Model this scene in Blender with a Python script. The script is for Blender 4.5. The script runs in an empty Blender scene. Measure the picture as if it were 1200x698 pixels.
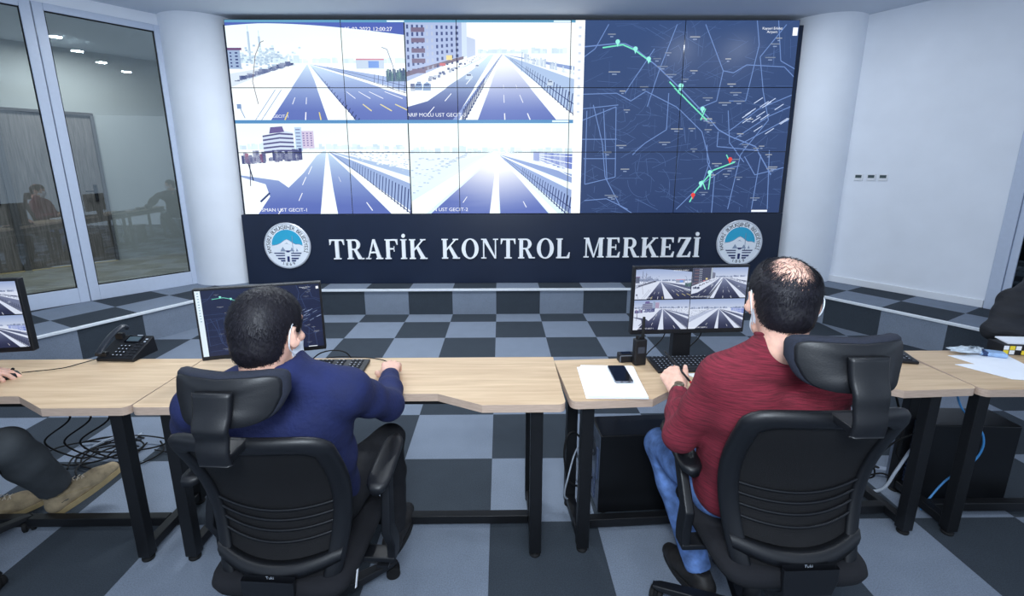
import bpy, math, random
import numpy as np
from mathutils import Vector, Matrix, Euler
random.seed(7); RNG = np.random.default_rng(7)
scene = bpy.context.scene
COL = scene.collection
R = math.radians

# ------------------------------------------------------------------ camera
cam_d = bpy.data.cameras.new('camera'); cam = bpy.data.objects.new('camera', cam_d); COL.objects.link(cam)
cam_d.sensor_width = 36; cam_d.lens = 550.2 / 1200 * 36
cam_d.shift_x = (600 - 592.4) / 1200; cam_d.shift_y = -(349 - 323.8) / 1200
cam_d.clip_start = .05; cam_d.clip_end = 60
_rot = Matrix.Rotation(R(-.57), 4, 'Z') @ Matrix.Rotation(R(90 - 12.77), 4, 'X') @ Matrix.Rotation(R(-.12), 4, 'Z')
cam.matrix_world = Matrix.Translation((0, 0, 1.618)) @ _rot
scene.camera = cam

# ------------------------------------------------------------------ world, exposure, large lights
scene.view_settings.view_transform = 'Standard'; scene.view_settings.look = 'None'
scene.view_settings.exposure = 0; scene.view_settings.gamma = 1; scene.view_settings.use_curve_mapping = False
w = bpy.data.worlds.new('world'); scene.world = w; w.use_nodes = True
w.node_tree.nodes['Background'].inputs[0].default_value = (.66, .80, 1, 1)
w.node_tree.nodes['Background'].inputs[1].default_value = .95
CEIL = 3.255; PLAT = .289
def area(name, loc, size, power, col=(.86, .93, 1), rot=(0, 0, 0), sy=None):
    l = bpy.data.lights.new(name, 'AREA'); l.energy = power; l.color = col; l.size = size
    if sy: l.shape = 'RECTANGLE'; l.size_y = sy
    o = bpy.data.objects.new(name, l); o.location = loc; o.rotation_euler = rot; COL.objects.link(o); return o
area('corridor_fill_light', (-5.4, 6.3, 3.2), .5, 42)  # added fill lamps without fixtures, brighten the corridor behind the glass
area('corridor_fill_light', (-6.9, 4.4, 3.2), .5, 42)
# camera flash, bounced by the photographer, just above the lens
area('flash_light', (.0, -.25, 2.10), .45, 60, (.80, .9, 1), (R(80), 0, 0))

# ------------------------------------------------------------------ materials
def s2l(c): c = c / 255; return c / 12.92 if c <= .04045 else ((c + .055) / 1.055) ** 2.4
def rgb(*c): return (s2l(c[0]), s2l(c[1]), s2l(c[2]), 1)
MATS = {}
def mat(name, col, rough=.6, metal=0, noise=0, nscale=30, bump=0, bscale=60, spec=.4, emit=None, estr=1, stretch=None, trans=0, alpha=1, sheen=0):
    if name in MATS: return MATS[name]
    m = bpy.data.materials.new(name); m.use_nodes = True; N = m.node_tree.nodes; L = m.node_tree.links
    b = N['Principled BSDF']; b.inputs['Base Color'].default_value = rgb(*col); b.inputs['Roughness'].default_value = rough
    b.inputs['Metallic'].default_value = metal; b.inputs['Specular IOR Level'].default_value = spec
    if sheen: b.inputs['Sheen Weight'].default_value = sheen
    if trans: b.inputs['Transmission Weight'].default_value = trans
    if alpha < 1: b.inputs['Alpha'].default_value = alpha
    if emit: b.inputs['Emission Color'].default_value = rgb(*emit); b.inputs['Emission Strength'].default_value = estr
    tc = N.new('ShaderNodeTexCoord'); mp = N.new('ShaderNodeMapping'); L.new(tc.outputs['Object'], mp.inputs[0])
    if stretch: mp.inputs['Scale'].default_value = stretch
    if noise:
        t = N.new('ShaderNodeTexNoise'); t.inputs['Scale'].default_value = nscale; t.inputs['Detail'].default_value = 4; L.new(mp.outputs[0], t.inputs[0])
        mx = N.new('ShaderNodeMix'); mx.data_type = 'RGBA'; mx.blend_type = 'MIX'
        rr = N.new('ShaderNodeMapRange'); rr.inputs[1].default_value = .3; rr.inputs[2].default_value = .7; L.new(t.outputs[0], rr.inputs[0]); L.new(rr.outputs[0], mx.inputs[0])
        mx.inputs[6].default_value = rgb(*[max(0, c * (1 - noise)) for c in col]); mx.inputs[7].default_value = rgb(*[min(255, c * (1 + noise)) for c in col])
        L.new(mx.outputs[2], b.inputs['Base Color'])
    if bump:
        t = N.new('ShaderNodeTexNoise'); t.inputs['Scale'].default_value = bscale; t.inputs['Detail'].default_value = 3; L.new(mp.outputs[0], t.inputs[0])
        bp = N.new('ShaderNodeBump'); bp.inputs['Strength'].default_value = bump; bp.inputs['Distance'].default_value = .01; L.new(t.outputs[0], bp.inputs['Height']); L.new(bp.outputs[0], b.inputs['Normal'])
    MATS[name] = m; return m

LIGHT_T, DARK_T = (126, 136, 151), (60, 67, 75)
def carpet(name, ox, oy, ang=0, phase=0, k=1.0):
    """0.5 m carpet tiles, light and dark in turn, laid from the point ox,oy and turned by ang"""
    m = bpy.data.materials.new(name); m.use_nodes = True; N = m.node_tree.nodes; L = m.node_tree.links; b = N['Principled BSDF']
    b.inputs['Roughness'].default_value = .95; b.inputs['Specular IOR Level'].default_value = .15
    g = N.new('ShaderNodeNewGeometry'); sep = N.new('ShaderNodeSeparateXYZ'); L.new(g.outputs['Position'], sep.inputs[0])
    def M(op, a, bb=None, c=None):
        n = N.new('ShaderNodeMath'); n.operation = op
        for i, v in enumerate((a, bb, c)):
            if v is None: continue
            if isinstance(v, (int, float)): n.inputs[i].default_value = v
            else: L.new(v, n.inputs[i])
        return n.outputs[0]
    x = M('SUBTRACT', sep.outputs[0], ox); y = M('SUBTRACT', sep.outputs[1], oy)
    ca, sa = math.cos(ang), math.sin(ang)
    u = M('ADD', M('MULTIPLY', x, ca), M('MULTIPLY', y, sa)); v = M('SUBTRACT', M('MULTIPLY', y, ca), M('MULTIPLY', x, sa))
    us = M('DIVIDE', u, .5); vs = M('DIVIDE', v, .5)
    par = M('MODULO', M('ADD', M('ADD', M('FLOOR', us), M('FLOOR', vs)), 200 + phase), 2)
    def seam(q):
        f = M('FRACT', q); d = M('MINIMUM', f, M('SUBTRACT', 1, f)); return M('LESS_THAN', d, .006)
    sm = M('MAXIMUM', seam(us), seam(vs))
    t = N.new('ShaderNodeTexNoise'); t.inputs['Scale'].default_value = 190; t.inputs['Detail'].default_value = 6; t.inputs['Roughness'].default_value = .8; L.new(g.outputs['Position'], t.inputs[0])
    t2 = N.new('ShaderNodeTexNoise'); t2.inputs['Scale'].default_value = 9; L.new(g.outputs['Position'], t2.inputs[0])
    mx = N.new('ShaderNodeMix'); mx.data_type = 'RGBA'; L.new(par, mx.inputs[0])
    mx.inputs[6].default_value = rgb(*[c * k for c in LIGHT_T]); mx.inputs[7].default_value = rgb(*[c * k for c in DARK_T])
    fac = M('ADD', M('MULTIPLY', t.outputs[0], 1.7), M('MULTIPLY', t2.outputs[0], .16)); fac = M('ADD', fac, .07); fac = M('SUBTRACT', fac, M('MULTIPLY', sm, .12))
    mu = N.new('ShaderNodeVectorMath'); mu.operation = 'SCALE'; L.new(mx.outputs[2], mu.inputs[0]); L.new(fac, mu.inputs['Scale']); L.new(mu.outputs[0], b.inputs['Base Color'])
    bp = N.new('ShaderNodeBump'); bp.inputs['Strength'].default_value = .5; bp.inputs['Distance'].default_value = .004; L.new(t.outputs[0], bp.inputs['Height']); L.new(bp.outputs[0], b.inputs['Normal'])
    return m

wall_m = mat('painted_wall', (236, 240, 247), .7, noise=.012, nscale=3, bump=.04, bscale=120)
ceil_m = mat('painted_ceiling', (212, 219, 230), .8, noise=.01, nscale=2)
alu_m = mat('light_blue_frame', (196, 206, 224), .35, noise=.01, spec=.5)
white_m = mat('white_plastic', (232, 234, 238), .4)
black_pl = mat('black_plastic', (22, 23, 27), .42, noise=.08, nscale=60, bump=.05, bscale=500)
black_metal = mat('black_powder_metal', (17, 18, 21), .45, noise=.08, bump=.03, bscale=400)
strip_m = mat('metal_edge_strip', (238, 242, 246), .35, metal=.15, noise=.02)
dark_gloss = mat('black_gloss', (10, 12, 18), .12, spec=.6)
rubber = mat('black_rubber', (14, 14, 16), .8)
paper_m = mat('white_paper', (240, 243, 250), .8, noise=.008, nscale=12)
navy_board = mat('navy_board', (25, 36, 58), .35, noise=.03, nscale=4, spec=.4)

# ------------------------------------------------------------------ mesh helpers
class MB:
    def __init__(s): s.v = []; s.f = []; s.mi = []; s.m = 0
    def add(s, V, F, M=None):
        o = len(s.v)
        s.v += [tuple((M @ Vector(p)) if M is not None else p) for p in V]; s.f += [tuple(i + o for i in q) for q in F]; s.mi += [s.m] * len(F); return s
    def box(s, x0, x1, y0, y1, z0, z1, M=None):
        V = [(x, y, z) for z in (z0, z1) for y in (y0, y1) for x in (x0, x1)]
        return s.add(V, [(0, 2, 3, 1), (4, 5, 7, 6), (0, 1, 5, 4), (2, 6, 7, 3), (0, 4, 6, 2), (1, 3, 7, 5)], M)
    def prism(s, pts, z0, z1, M=None):
        n = len(pts); a = sum(pts[i][0] * pts[(i + 1) % n][1] - pts[(i + 1) % n][0] * pts[i][1] for i in range(n))
        if a < 0: pts = pts[::-1]
        V = [(p[0], p[1], z0) for p in pts] + [(p[0], p[1], z1) for p in pts]
        return s.add(V, [tuple(range(n))[::-1], tuple(range(n, 2 * n))] + [(i, (i + 1) % n, n + (i + 1) % n, n + i) for i in range(n)], M)
    def lathe(s, prof, n=24, M=None, cap=True):
        V = []; F = []
        for r, z in prof:
            for i in range(n): a = 2 * math.pi * i / n; V.append((r * math.cos(a), r * math.sin(a), z))
        for j in range(len(prof) - 1):
            for i in range(n): k = (i + 1) % n; F.append((j * n + i, j * n + k, (j + 1) * n + k, (j + 1) * n + i))
        if cap: F.append(tuple(range(n))[::-1]); F.append(tuple((len(prof) - 1) * n + i for i in range(n)))
        return s.add(V, F, M)
    def tube(s, pts, r, n=8, cap=True):
        pts = [Vector(p) for p in pts]; rs = r if isinstance(r, (list, tuple)) else [r] * len(pts); V = []; F = []; up = None
        for i, p in enumerate(pts):
            t = (pts[min(i + 1, len(pts) - 1)] - pts[max(i - 1, 0)]).normalized()
            if up is None: up = t.orthogonal().normalized()
            else: up = (up - t * up.dot(t)); up = up.normalized() if up.length > 1e-6 else t.orthogonal().normalized()
            b = t.cross(up)
            for k in range(n): a = 2 * math.pi * k / n; V.append(tuple(p + (up * math.cos(a) + b * math.sin(a)) * rs[i]))
        for j in range(len(pts) - 1):
            for i in range(n): k = (i + 1) % n; F.append((j * n + i, j * n + k, (j + 1) * n + k, (j + 1) * n + i))
        if cap: F.append(tuple(range(n))[::-1]); F.append(tuple((len(pts) - 1) * n + i for i in range(n)))
        return s.add(V, F)
    def bar(s, a, b, w, h, up=(0, 0, 1)):
        a, b = Vector(a), Vector(b); t = (b - a); Ln = t.length; t.normalize(); u = Vector(up); x = t.cross(u).normalized(); u = x.cross(t)
        M = Matrix((x, t, u)).transposed().to_4x4(); M.translation = a
        return s.box(-w / 2, w / 2, 0, Ln, -h / 2, h / 2, M)
    def grid(s, P, closed_u=False):
        """P[j][i] points"""
        nj, ni = len(P), len(P[0]); V = [tuple(p) for r_ in P for p in r_]; F = []
        for j in range(nj - 1):
            for i in range(ni if closed_u else ni - 1): k = (i + 1) % ni; F.append((j * ni + i, j * ni + k, (j + 1) * ni + k, (j + 1) * ni + i))
        return s.add(V, F)
    def build(s, name, mats, parent=None, smooth=False, bevel=0, seg=2, solid=0, sub=0, loc=None, rot=None):
        me = bpy.data.meshes.new(name); me.from_pydata(s.v, [], s.f); me.update()
        for m in (mats if isinstance(mats, (list, tuple)) else [mats]): me.materials.append(m)
        if len(me.materials) > 1: me.polygons.foreach_set('material_index', s.mi)
        o = bpy.data.objects.new(name, me); COL.objects.link(o)
        if parent: o.parent = parent
        if loc: o.location = loc
        if rot: o.rotation_euler = rot
        if smooth: me.polygons.foreach_set('use_smooth', [True] * len(me.polygons))
        if solid: q = o.modifiers.new('s', 'SOLIDIFY'); q.thickness = solid; q.offset = 0
        if bevel:
            q = o.modifiers.new('b', 'BEVEL'); q.width = bevel; q.segments = seg; q.limit_method = 'ANGLE'; q.angle_limit = R(40)
            me.polygons.foreach_set('use_smooth', [True] * len(me.polygons)); q.harden_normals = False
            e = o.modifiers.new('w', 'WEIGHTED_NORMAL')
        if sub: q = o.modifiers.new('u', 'SUBSURF'); q.levels = q.render_levels = sub
        return o
def tag(o, label=None, cat=None, group=None, kind=None):
    for k, v in (('label', label), ('category', cat), ('group', group), ('kind', kind)):
        if v: o[k] = v
    return o
def empty(name, loc=(0, 0, 0), rz=0, label=None, cat=None, group=None):
    o = bpy.data.objects.new(name, None); o.location = loc; o.rotation_euler = (0, 0, rz); o.empty_display_size = .05; COL.objects.link(o); return tag(o, label, cat, group)
def copy_tree(o, parent=None):
    c = o.copy(); COL.objects.link(c); c.parent = parent
    for ch in o.children: copy_tree(ch, c)
    return c
def struct(o): o['kind'] = 'structure'; return o
def catmull(P, n=8):
    P = [Vector(p) for p in P]; Q = [P[0]] + P + [P[-1]]; out = []
    for i in range(1, len(Q) - 2):
        for k in range(n):
            t = k / n; a, b, c, d = Q[i - 1:i + 3]
            out.append(.5 * ((2 * b) + (-a + c) * t + (2 * a - 5 * b + 4 * c - d) * t * t + (-a + 3 * b - 3 * c + d) * t ** 3))
    out.append(P[-1]); return out
_txt = {}
def text_mesh(body, size=1.0, ext=0):
    k = (body, size, ext)
    if k not in _txt:
        cu = bpy.data.curves.new('t', 'FONT'); cu.body = body; cu.size = size; cu.extrude = ext; cu.align_x = 'CENTER'; cu.resolution_u = 3
        ob = bpy.data.objects.new('t', cu); me = bpy.data.meshes.new_from_object(ob)
        _txt[k] = ([tuple(v.co) for v in me.vertices], [tuple(p.vertices) for p in me.polygons]); bpy.data.objects.remove(ob); bpy.data.meshes.remove(me)
    return _txt[k]

# ------------------------------------------------------------------ room shell
x0g, y0g = -.0556, 4.904
floor_m = carpet('floor_carpet', x0g, y0g)
mb = MB(); mb.box(-6.2, 6.6, -2.5, 5.19, -.1, 0); struct(mb.build('floor', floor_m))
SL = [(-4.45, 2.46), (-3.84, 3.586), (-2.98, 5.187)]     # left riser line, front to back
SR = [(4.62, 2.74), (4.09, 3.702), (3.235, 5.187)]
def unit(a, b): d = Vector((b[0] - a[0], b[1] - a[1])); return d.normalized()
dl = unit((-3.84, 3.586), (-3.228, 4.718)); dr = unit((4.09, 3.702), (3.412, 4.87))
angL = math.atan2(dl.y, dl.x) - math.pi / 2; angR = math.atan2(dr.y, dr.x) - math.pi / 2
BK = 6.6
platC = carpet('platform_carpet_centre', x0g, 5.187 - .0, 0, 0)
# tile joints of the side platforms run along the steps
platL = carpet('platform_carpet_left', -3.867, 4.562, angL, 0)
platR = carpet('platform_carpet_right', 4.135, 4.634, angR, 1)
riserC = carpet('riser_carpet_centre', x0g, 5.187 - .25, 0, 1)
riserL = carpet('riser_carpet_left', -3.624 - dl.y * .25, 3.872 + dl.x * .25, angL, 1)
riserR = carpet('riser_carpet_right', 3.915 + dr.y * .25, 3.894 - dr.x * .25, angR, 1)
mb = MB()
mb.m = 0; mb.prism([(-2.98, 5.187), (3.235, 5.187), (3.235, BK), (-2.98, BK)], .0, PLAT)
struct(mb.build('floor_platform', platC))
mb = MB(); mb.prism([(-5.41, .68), (-2.98, 5.187), (-2.98, BK), (-7, BK), (-7, .68)], 0.001, PLAT); struct(mb.build('floor_platform', platL))
mb = MB(); mb.prism([(5.55, 1.12), (3.235, 5.187), (3.235, BK), (7, BK), (7, 1.12)], 0.001, PLAT); struct(mb.build('floor_platform', platR))
def riser(a, b, m, n=3):
    d = unit(a, b); nn = Vector((d.y, -d.x)) * .004
    mb = MB(); mb.add([(a[0], a[1], 0), (b[0], b[1], 0), (b[0], b[1], PLAT - .004), (a[0], a[1], PLAT - .004), (a[0] + nn.x * n, a[1] + nn.y * n, 0), (b[0] + nn.x * n, b[1] + nn.y * n, 0), (b[0] + nn.x * n, b[1] + nn.y * n, PLAT - .004), (a[0] + nn.x * n, a[1] + nn.y * n, PLAT - .004)],
       [(4, 5, 6, 7), (0, 3, 2, 1), (3, 7, 6, 2), (0, 4, 7, 3), (1, 2, 6, 5), (0, 1, 5, 4)]); return struct(mb.build('floor_riser', m))
riser((-2.98, 5.187), (3.235, 5.187), riserC, 1)
riser((-5.41, .68), (-2.98, 5.187), riserL, 1)
riser((3.235, 5.187), (5.55, 1.12), riserR, 1)
for i, (a, b) in enumerate((((-2.98, 5.18), (3.235, 5.18)), ((-5.41, .68), (-2.98, 5.18)), ((5.55, 1.12), (3.235, 5.18)))):
    mb = MB(); mb.bar((a[0], a[1], PLAT + .002), (b[0], b[1], PLAT + .001), .034, .024); struct(mb.build('trim_%d' % (i + 1), strip_m, bevel=.003))
mb = MB(); mb.box(-9, 7.2, -2.5, 12, CEIL, CEIL + .1); struct(mb.build('ceiling', ceil_m))
mb = MB(); mb.box(-3.5, 3.9, 5.98, 6.1, PLAT, CEIL); struct(mb.build('wall_back', wall_m))
# round columns beside the video wall
for x in (-3.39, 3.73):
    mb = MB(); mb.lathe([(.42, PLAT), (.42, CEIL)], 64, Matrix.Translation((x, 5.87, 0))); o = struct(mb.build('column', wall_m, smooth=True)); 
    q = o.modifiers.new('e', 'EDGE_SPLIT'); q.split_angle = R(60)
# right wall
wa, wb = Vector((4.0, 5.579)), Vector((4.764, 4.348)); wd = (wb - wa).normalized(); wn = Vector((wd.y, -wd.x))   # wn points away from the room?
if wn.dot(Vector((0, 0)) - wa) > 0: wn = -wn
def wp(s, n, z): p = wa + wd * s + wn * n; return (p.x, p.y, z)
def wall_box(mb, s0, s1, n0, n1, z0, z1, F=None):
    F = F or wp; V = [F(s, n, z) for z in (z0, z1) for n in (n0, n1) for s in (s0, s1)]
    return mb.add(V, [(0, 2, 3, 1), (4, 5, 7, 6), (0, 1, 5, 4), (2, 6, 7, 3), (0, 4, 6, 2), (1, 3, 7, 5)])
mb = MB(); wall_box(mb, -.3, 1.405, 0, .12, PLAT, CEIL); wall_box(mb, 1.405, 4.4, 0, .12, 2.95, CEIL); struct(mb.build('wall_right', wall_m))
mb = MB(); wall_box(mb, -.12, 1.40, -.018, 0, PLAT, PLAT + .075); struct(mb.build('baseboard_right', white_m, bevel=.004))

# glass
def glass_mat(name, tint, refl, rough=0):
    m = bpy.data.materials.new(name); m.use_nodes = True; N = m.node_tree.nodes; L = m.node_tree.links; N.remove(N['Principled BSDF'])
    out = N['Material Output']; tr = N.new('ShaderNodeBsdfTransparent'); tr.inputs[0].default_value = (*tint, 1); gl = N.new('ShaderNodeBsdfGlossy'); gl.inputs['Roughness'].default_value = rough; gl.inputs[0].default_value = (.86, .93, 1, 1)
    lw = N.new('ShaderNodeFresnel'); lw.inputs[0].default_value = 1.5; ad = N.new('ShaderNodeMath'); ad.operation = 'ADD'; ad.inputs[1].default_value = refl; L.new(lw.outputs[0], ad.inputs[0])
    mx = N.new('ShaderNodeMixShader'); L.new(ad.outputs[0], mx.inputs[0]); L.new(tr.outputs[0], mx.inputs[1]); L.new(gl.outputs[0], mx.inputs[2]); L.new(mx.outputs[0], out.inputs[0]); return m
glass_l = glass_mat('partition_glass', (.76, .79, .76), .05)
glass_r = glass_mat('door_glass', (.30, .35, .36), .06)
ga, gb = Vector((-4.317, 4.804)), Vector((-3.703, 5.554)); gd = (gb - ga).normalized(); gn = Vector((-gd.y, gd.x))
def gp(s, n, z): p = ga + gd * s + gn * n; return (p.x, p.y, z)
gbx = lambda mb, *a: wall_box(mb, *a, F=gp)
# partition: lintel above, two framed panes in view, one more beyond the frame
mb = MB(); gbx(mb, -3.3, 1.3, .0, .1, 3.14, CEIL); struct(mb.build('wall_left', wall_m))
for i, (s0, s1) in enumerate(((.004, 1.02), (-1.06, -.004), (-2.12, -1.064))):
    mb = MB(); fw = .078; zb, zt = PLAT, 3.14
    gbx(mb, s0, s0 + fw, -.03, .03, zb, zt); gbx(mb, s1 - fw, s1, -.03, .03, zb, zt); gbx(mb, s0 + fw, s1 - fw, -.03, .03, zt - .065, zt); gbx(mb, s0 + fw, s1 - fw, -.03, .03, zb, zb + .155)
    fr = struct(mb.build('window_%d' % (i + 1), alu_m, bevel=.004))
    mb = MB(); gbx(mb, s0 + fw + .001, s1 - fw - .001, -.004, .004, zb + .156, zt - .066); struct(mb.build('window_pane', glass_l, fr))
    mb = MB(); 
    for (a0, a1, z0, z1) in ((s0 + fw, s0 + fw + .008, zb + .155, zt - .065), (s1 - fw - .008, s1 - fw, zb + .155, zt - .065), (s0 + fw, s1 - fw, zt - .073, zt - .065), (s0 + fw, s1 - fw, zb + .155, zb + .163)): gbx(mb, a0, a1, -.012, .012, z0, z1)
    struct(mb.build('window_gasket', rubber, fr))
# glazed door at the right end of the right wall
mb = MB(); wall_box(mb, 1.405, 1.50, -.03, .06, PLAT, 2.95); wall_box(mb, 2.46, 2.55, -.03, .06, PLAT, 2.95); wall_box(mb, 1.5, 2.46, -.03, .06, 2.87, 2.95); fr = struct(mb.build('door_3', alu_m, bevel=.006))
mb = MB(); wall_box(mb, 1.502, 1.56, -.01, .03, PLAT + .01, 2.86); wall_box(mb, 2.38, 2.458, -.01, .03, PLAT + .01, 2.86); wall_box(mb, 1.56, 2.38, -.01, .03, PLAT + .01, PLAT + .16); wall_box(mb, 1.56, 2.38, -.01, .03, 2.79, 2.86); lf = struct(mb.build('door_leaf', alu_m, fr, bevel=.004))
mb = MB(); wall_box(mb, 1.561, 2.379, .006, .014, PLAT + .161, 2.789); struct(mb.build('door_pane', glass_r, fr))
mb = MB(); wall_box(mb, 2.55, 4.4, 0, .12, PLAT, 2.95); struct(mb.build('wall_right', wall_m))

# corridor beyond the left partition
wood_m = mat('grey_oak_door', (118, 112, 112), .5, noise=.16, nscale=5, stretch=(14, 14, .8))
corr_floor = mat('corridor_floor', (146, 144, 136), .35, noise=.12, nscale=3, stretch=(1, 6, 1))
corr_wall = mat('corridor_wall', (180, 182, 184), .7, noise=.01, nscale=3)
mb = MB(); gbx(mb, -4, 6, .1, 2.66, PLAT + .001, PLAT + .004); struct(mb.build('floor_corridor', corr_floor))
mb = MB(); gbx(mb, -4, -1.17, 2.66, 2.78, PLAT, CEIL); gbx(mb, .84, 6, 2.66, 2.78, PLAT, CEIL); gbx(mb, -1.17, .84, 2.66, 2.78, 2.42, CEIL); struct(mb.build('wall_corridor', corr_wall))
for i, (s0, s1) in enumerate(((-.13, .80), (-1.13, -.2))):
    mb = MB(); gbx(mb, s0 - .035, s0, 2.62, 2.78, PLAT, 2.38); gbx(mb, s1, s1 + .035, 2.62, 2.78, PLAT, 2.38); gbx(mb, s0 - .035, s1 + .035, 2.62, 2.78, 2.38, 2.42)
    fr = struct(mb.build('door_%d' % (i + 1), mat('grey_door_frame', (96, 94, 98), .5), bevel=.004))
    mb = MB(); gbx(mb, s0 + .004, s1 - .004, 2.66, 2.70, PLAT + .012, 2.375); struct(mb.build('door_leaf', wood_m, fr))
    mb = MB(); gbx(mb, s1 - .11, s1 - .07, 2.645, 2.66, 1.18, 1.42); mb.tube([gp(s1 - .09, 2.645, 1.33), gp(s1 - .09, 2.60, 1.33), gp(s1 - .21, 2.60, 1.33)], .010); struct(mb.build('door_handle', mat('steel', (60, 60, 64), .25, metal=.8), fr))
    mb = MB(); gbx(mb, s0, s1, 2.56, 2.62, PLAT + .004, PLAT + .012); struct(mb.build('door_threshold', mat('brass', (214, 190, 140), .3, metal=.5), fr))
# dim room beyond the right door
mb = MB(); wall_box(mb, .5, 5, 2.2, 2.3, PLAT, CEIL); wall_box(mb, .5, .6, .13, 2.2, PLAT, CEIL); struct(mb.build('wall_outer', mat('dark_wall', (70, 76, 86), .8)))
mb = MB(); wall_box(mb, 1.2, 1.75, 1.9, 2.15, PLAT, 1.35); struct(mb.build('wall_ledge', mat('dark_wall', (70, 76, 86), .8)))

# recessed ceiling lights: the row whose reflection shows in the partition
lamp_e = mat('lamp_diffuser', (255, 255, 255), .5, emit=(235, 243, 255), estr=9)
proto = None
nearl = bpy.data.lights.new('lamp_light_dimmed', 'AREA'); nearl.shape = 'DISK'; nearl.size = .13; nearl.energy = 8; nearl.color = (.86, .93, 1)
def downlight(x, y, label, group, near=False):
    global proto
    if proto is None:
        proto = empty('ceiling_light', (x, y, CEIL)); mb = MB(); mb.lathe([(.082, -.001), (.082, -.006), (.07, -.012), (.066, -.004), (.066, -.001)], 32, cap=False); mb.build('trim_ring', white_m, proto, smooth=True)
        mb = MB(); mb.lathe([(.066, -.004), (.05, -.007)], 32); mb.build('diffuser', lamp_e, proto); o = proto
        l = bpy.data.lights.new('lamp_light', 'AREA'); l.shape = 'DISK'; l.size = .13; l.energy = 25; l.color = (.86, .93, 1); lo = bpy.data.objects.new('lamp_light', l); lo.location = (0, 0, -.012); lo.parent = proto; COL.objects.link(lo)
    else: o = copy_tree(proto); o.location = (x, y, CEIL)
    if near:
        for c_ in o.children:
            if c_.type == 'LIGHT': c_.data = nearl
    return tag(o, label, 'ceiling light', group)
G0 = 'downlights over the floor before the step, mirrored in the glass partition'
for x, y in ((-2.50, 3.93), (-1.72, 3.72), (-.98, 3.62), (-.25, 3.6), (2.38, 4.5), (3.12, 4.5)):
    downlight(x, y, 'round white recessed downlight of the row over the open floor', G0, near=x > 2)
for x, y in ((-2.2, .9), (-1.3, .6), (-.4, .45), (.5, .45), (1.4, .6), (2.3, .9)):
    downlight(x, y, 'round white recessed downlight above the desks, out of the photo', 'downlights above the desks', near=True)

# three small wall controls
for i, s in enumerate((.17, .293, .404)):
    t = empty('wall_control', wp(s, 0, 1.535), label=('small white wall control with dark display, nearest the column', 'small white wall control with dark display, middle of the three', 'small white wall control with dark display, farthest from the column')[i], cat='thermostat', group='wall controls on the white wall')
    t.rotation_euler = (0, 0, math.atan2(wd.y, wd.x))
    mb = MB(); mb.box(-.042, .042, -.014, -.001, -.042, .03); mb.build('case', white_m, t, bevel=.004)
    mb = MB(); mb.box(-.030, .030, -.0165, -.0142, -.012, .020); mb.build('display', mat('grey_lcd', (66, 82, 84), .3), t)
# ------------------------------------------------------------------ pictures shown by the screens (drawn as coloured shapes that give off light)
def clip(poly, ax, lim, keep_less):
    out = []
    for i in range(len(poly)):
        a, b = poly[i], poly[(i + 1) % len(poly)]
        ia = (a[ax] <= lim) if keep_less else (a[ax] >= lim); ib = (b[ax] <= lim) if keep_less else (b[ax] >= lim)
        if ia: out.append(a)
        if ia != ib:
            t = (lim - a[ax]) / (b[ax] - a[ax]); out.append((a[0] + (b[0] - a[0]) * t, a[1] + (b[1] - a[1]) * t))
    return out
def clip_rect(p, x0, y0, x1, y1):
    for ax, lim, less in ((0, x0, False), (0, x1, True), (1, y0, False), (1, y1, True)):
        p = clip(p, ax, lim, less)
        if len(p) < 3: return []
    return p
class Canvas:
    """shapes in 0..1 x 0..1, v downwards; colour is a tuple or a function of (u, v)"""
    def __init__(s): s.P = []; s.win = (0, 0, 1, 1)
    def T(s, p): a, b, c, d = s.win; return (a + (c - a) * p[0], b + (d - b) * p[1])
    def poly(s, pts, col, layer=1, bands=0):
        q = clip_rect([tuple(p) for p in pts], 0, 0, 1, 1)
        if len(q) < 3: return
        def put(q):
            cs = [col(*p) if callable(col) else col for p in q]; s.P.append(([s.T(p) for p in q], cs, layer))
        if bands:
            for i in range(bands):
                r_ = clip(clip(q, 1, i / bands, False) if i else q, 1, (i + 1) / bands, True)
                if len(r_) >= 3: put(r_)
        else: put(q)
    def rect(s, a, b, c, d, col, layer=1, bands=0): s.poly([(a, b), (c, b), (c, d), (a, d)], col, layer, bands)
    def line(s, a, b, w0, col, layer=2, w1=None, asp=1.7):
        w1 = w0 if w1 is None else w1; dx, dy = (b[0] - a[0]) * asp, b[1] - a[1]; L = math.hypot(dx, dy) or 1; nx, ny = -dy / L / asp, dx / L
        s.poly([(a[0] + nx * w0, a[1] + ny * w0), (b[0] + nx * w1, b[1] + ny * w1), (b[0] - nx * w1, b[1] - ny * w1), (a[0] - nx * w0, a[1] - ny * w0)], col, layer)
    def path(s, pts, w, col, layer=2, asp=1.7):
        for a, b in zip(pts[:-1], pts[1:]): s.line(a, b, w, col, layer, asp=asp)
    def text(s, body, u, v, size, col, layer=6, asp=1.7, bold=0):
        V, F = text_mesh(body, 1.0)
        for du in ((0, bold) if bold else (0,)):
            for f in F: s.poly([(u + du + V[i][0] * size / asp, v - V[i][1] * size) for i in f], col, layer)
def mix(a, b, t): t = max(0, min(1, t)); return tuple(a[i] + (b[i] - a[i]) * t for i in range(3))
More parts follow.
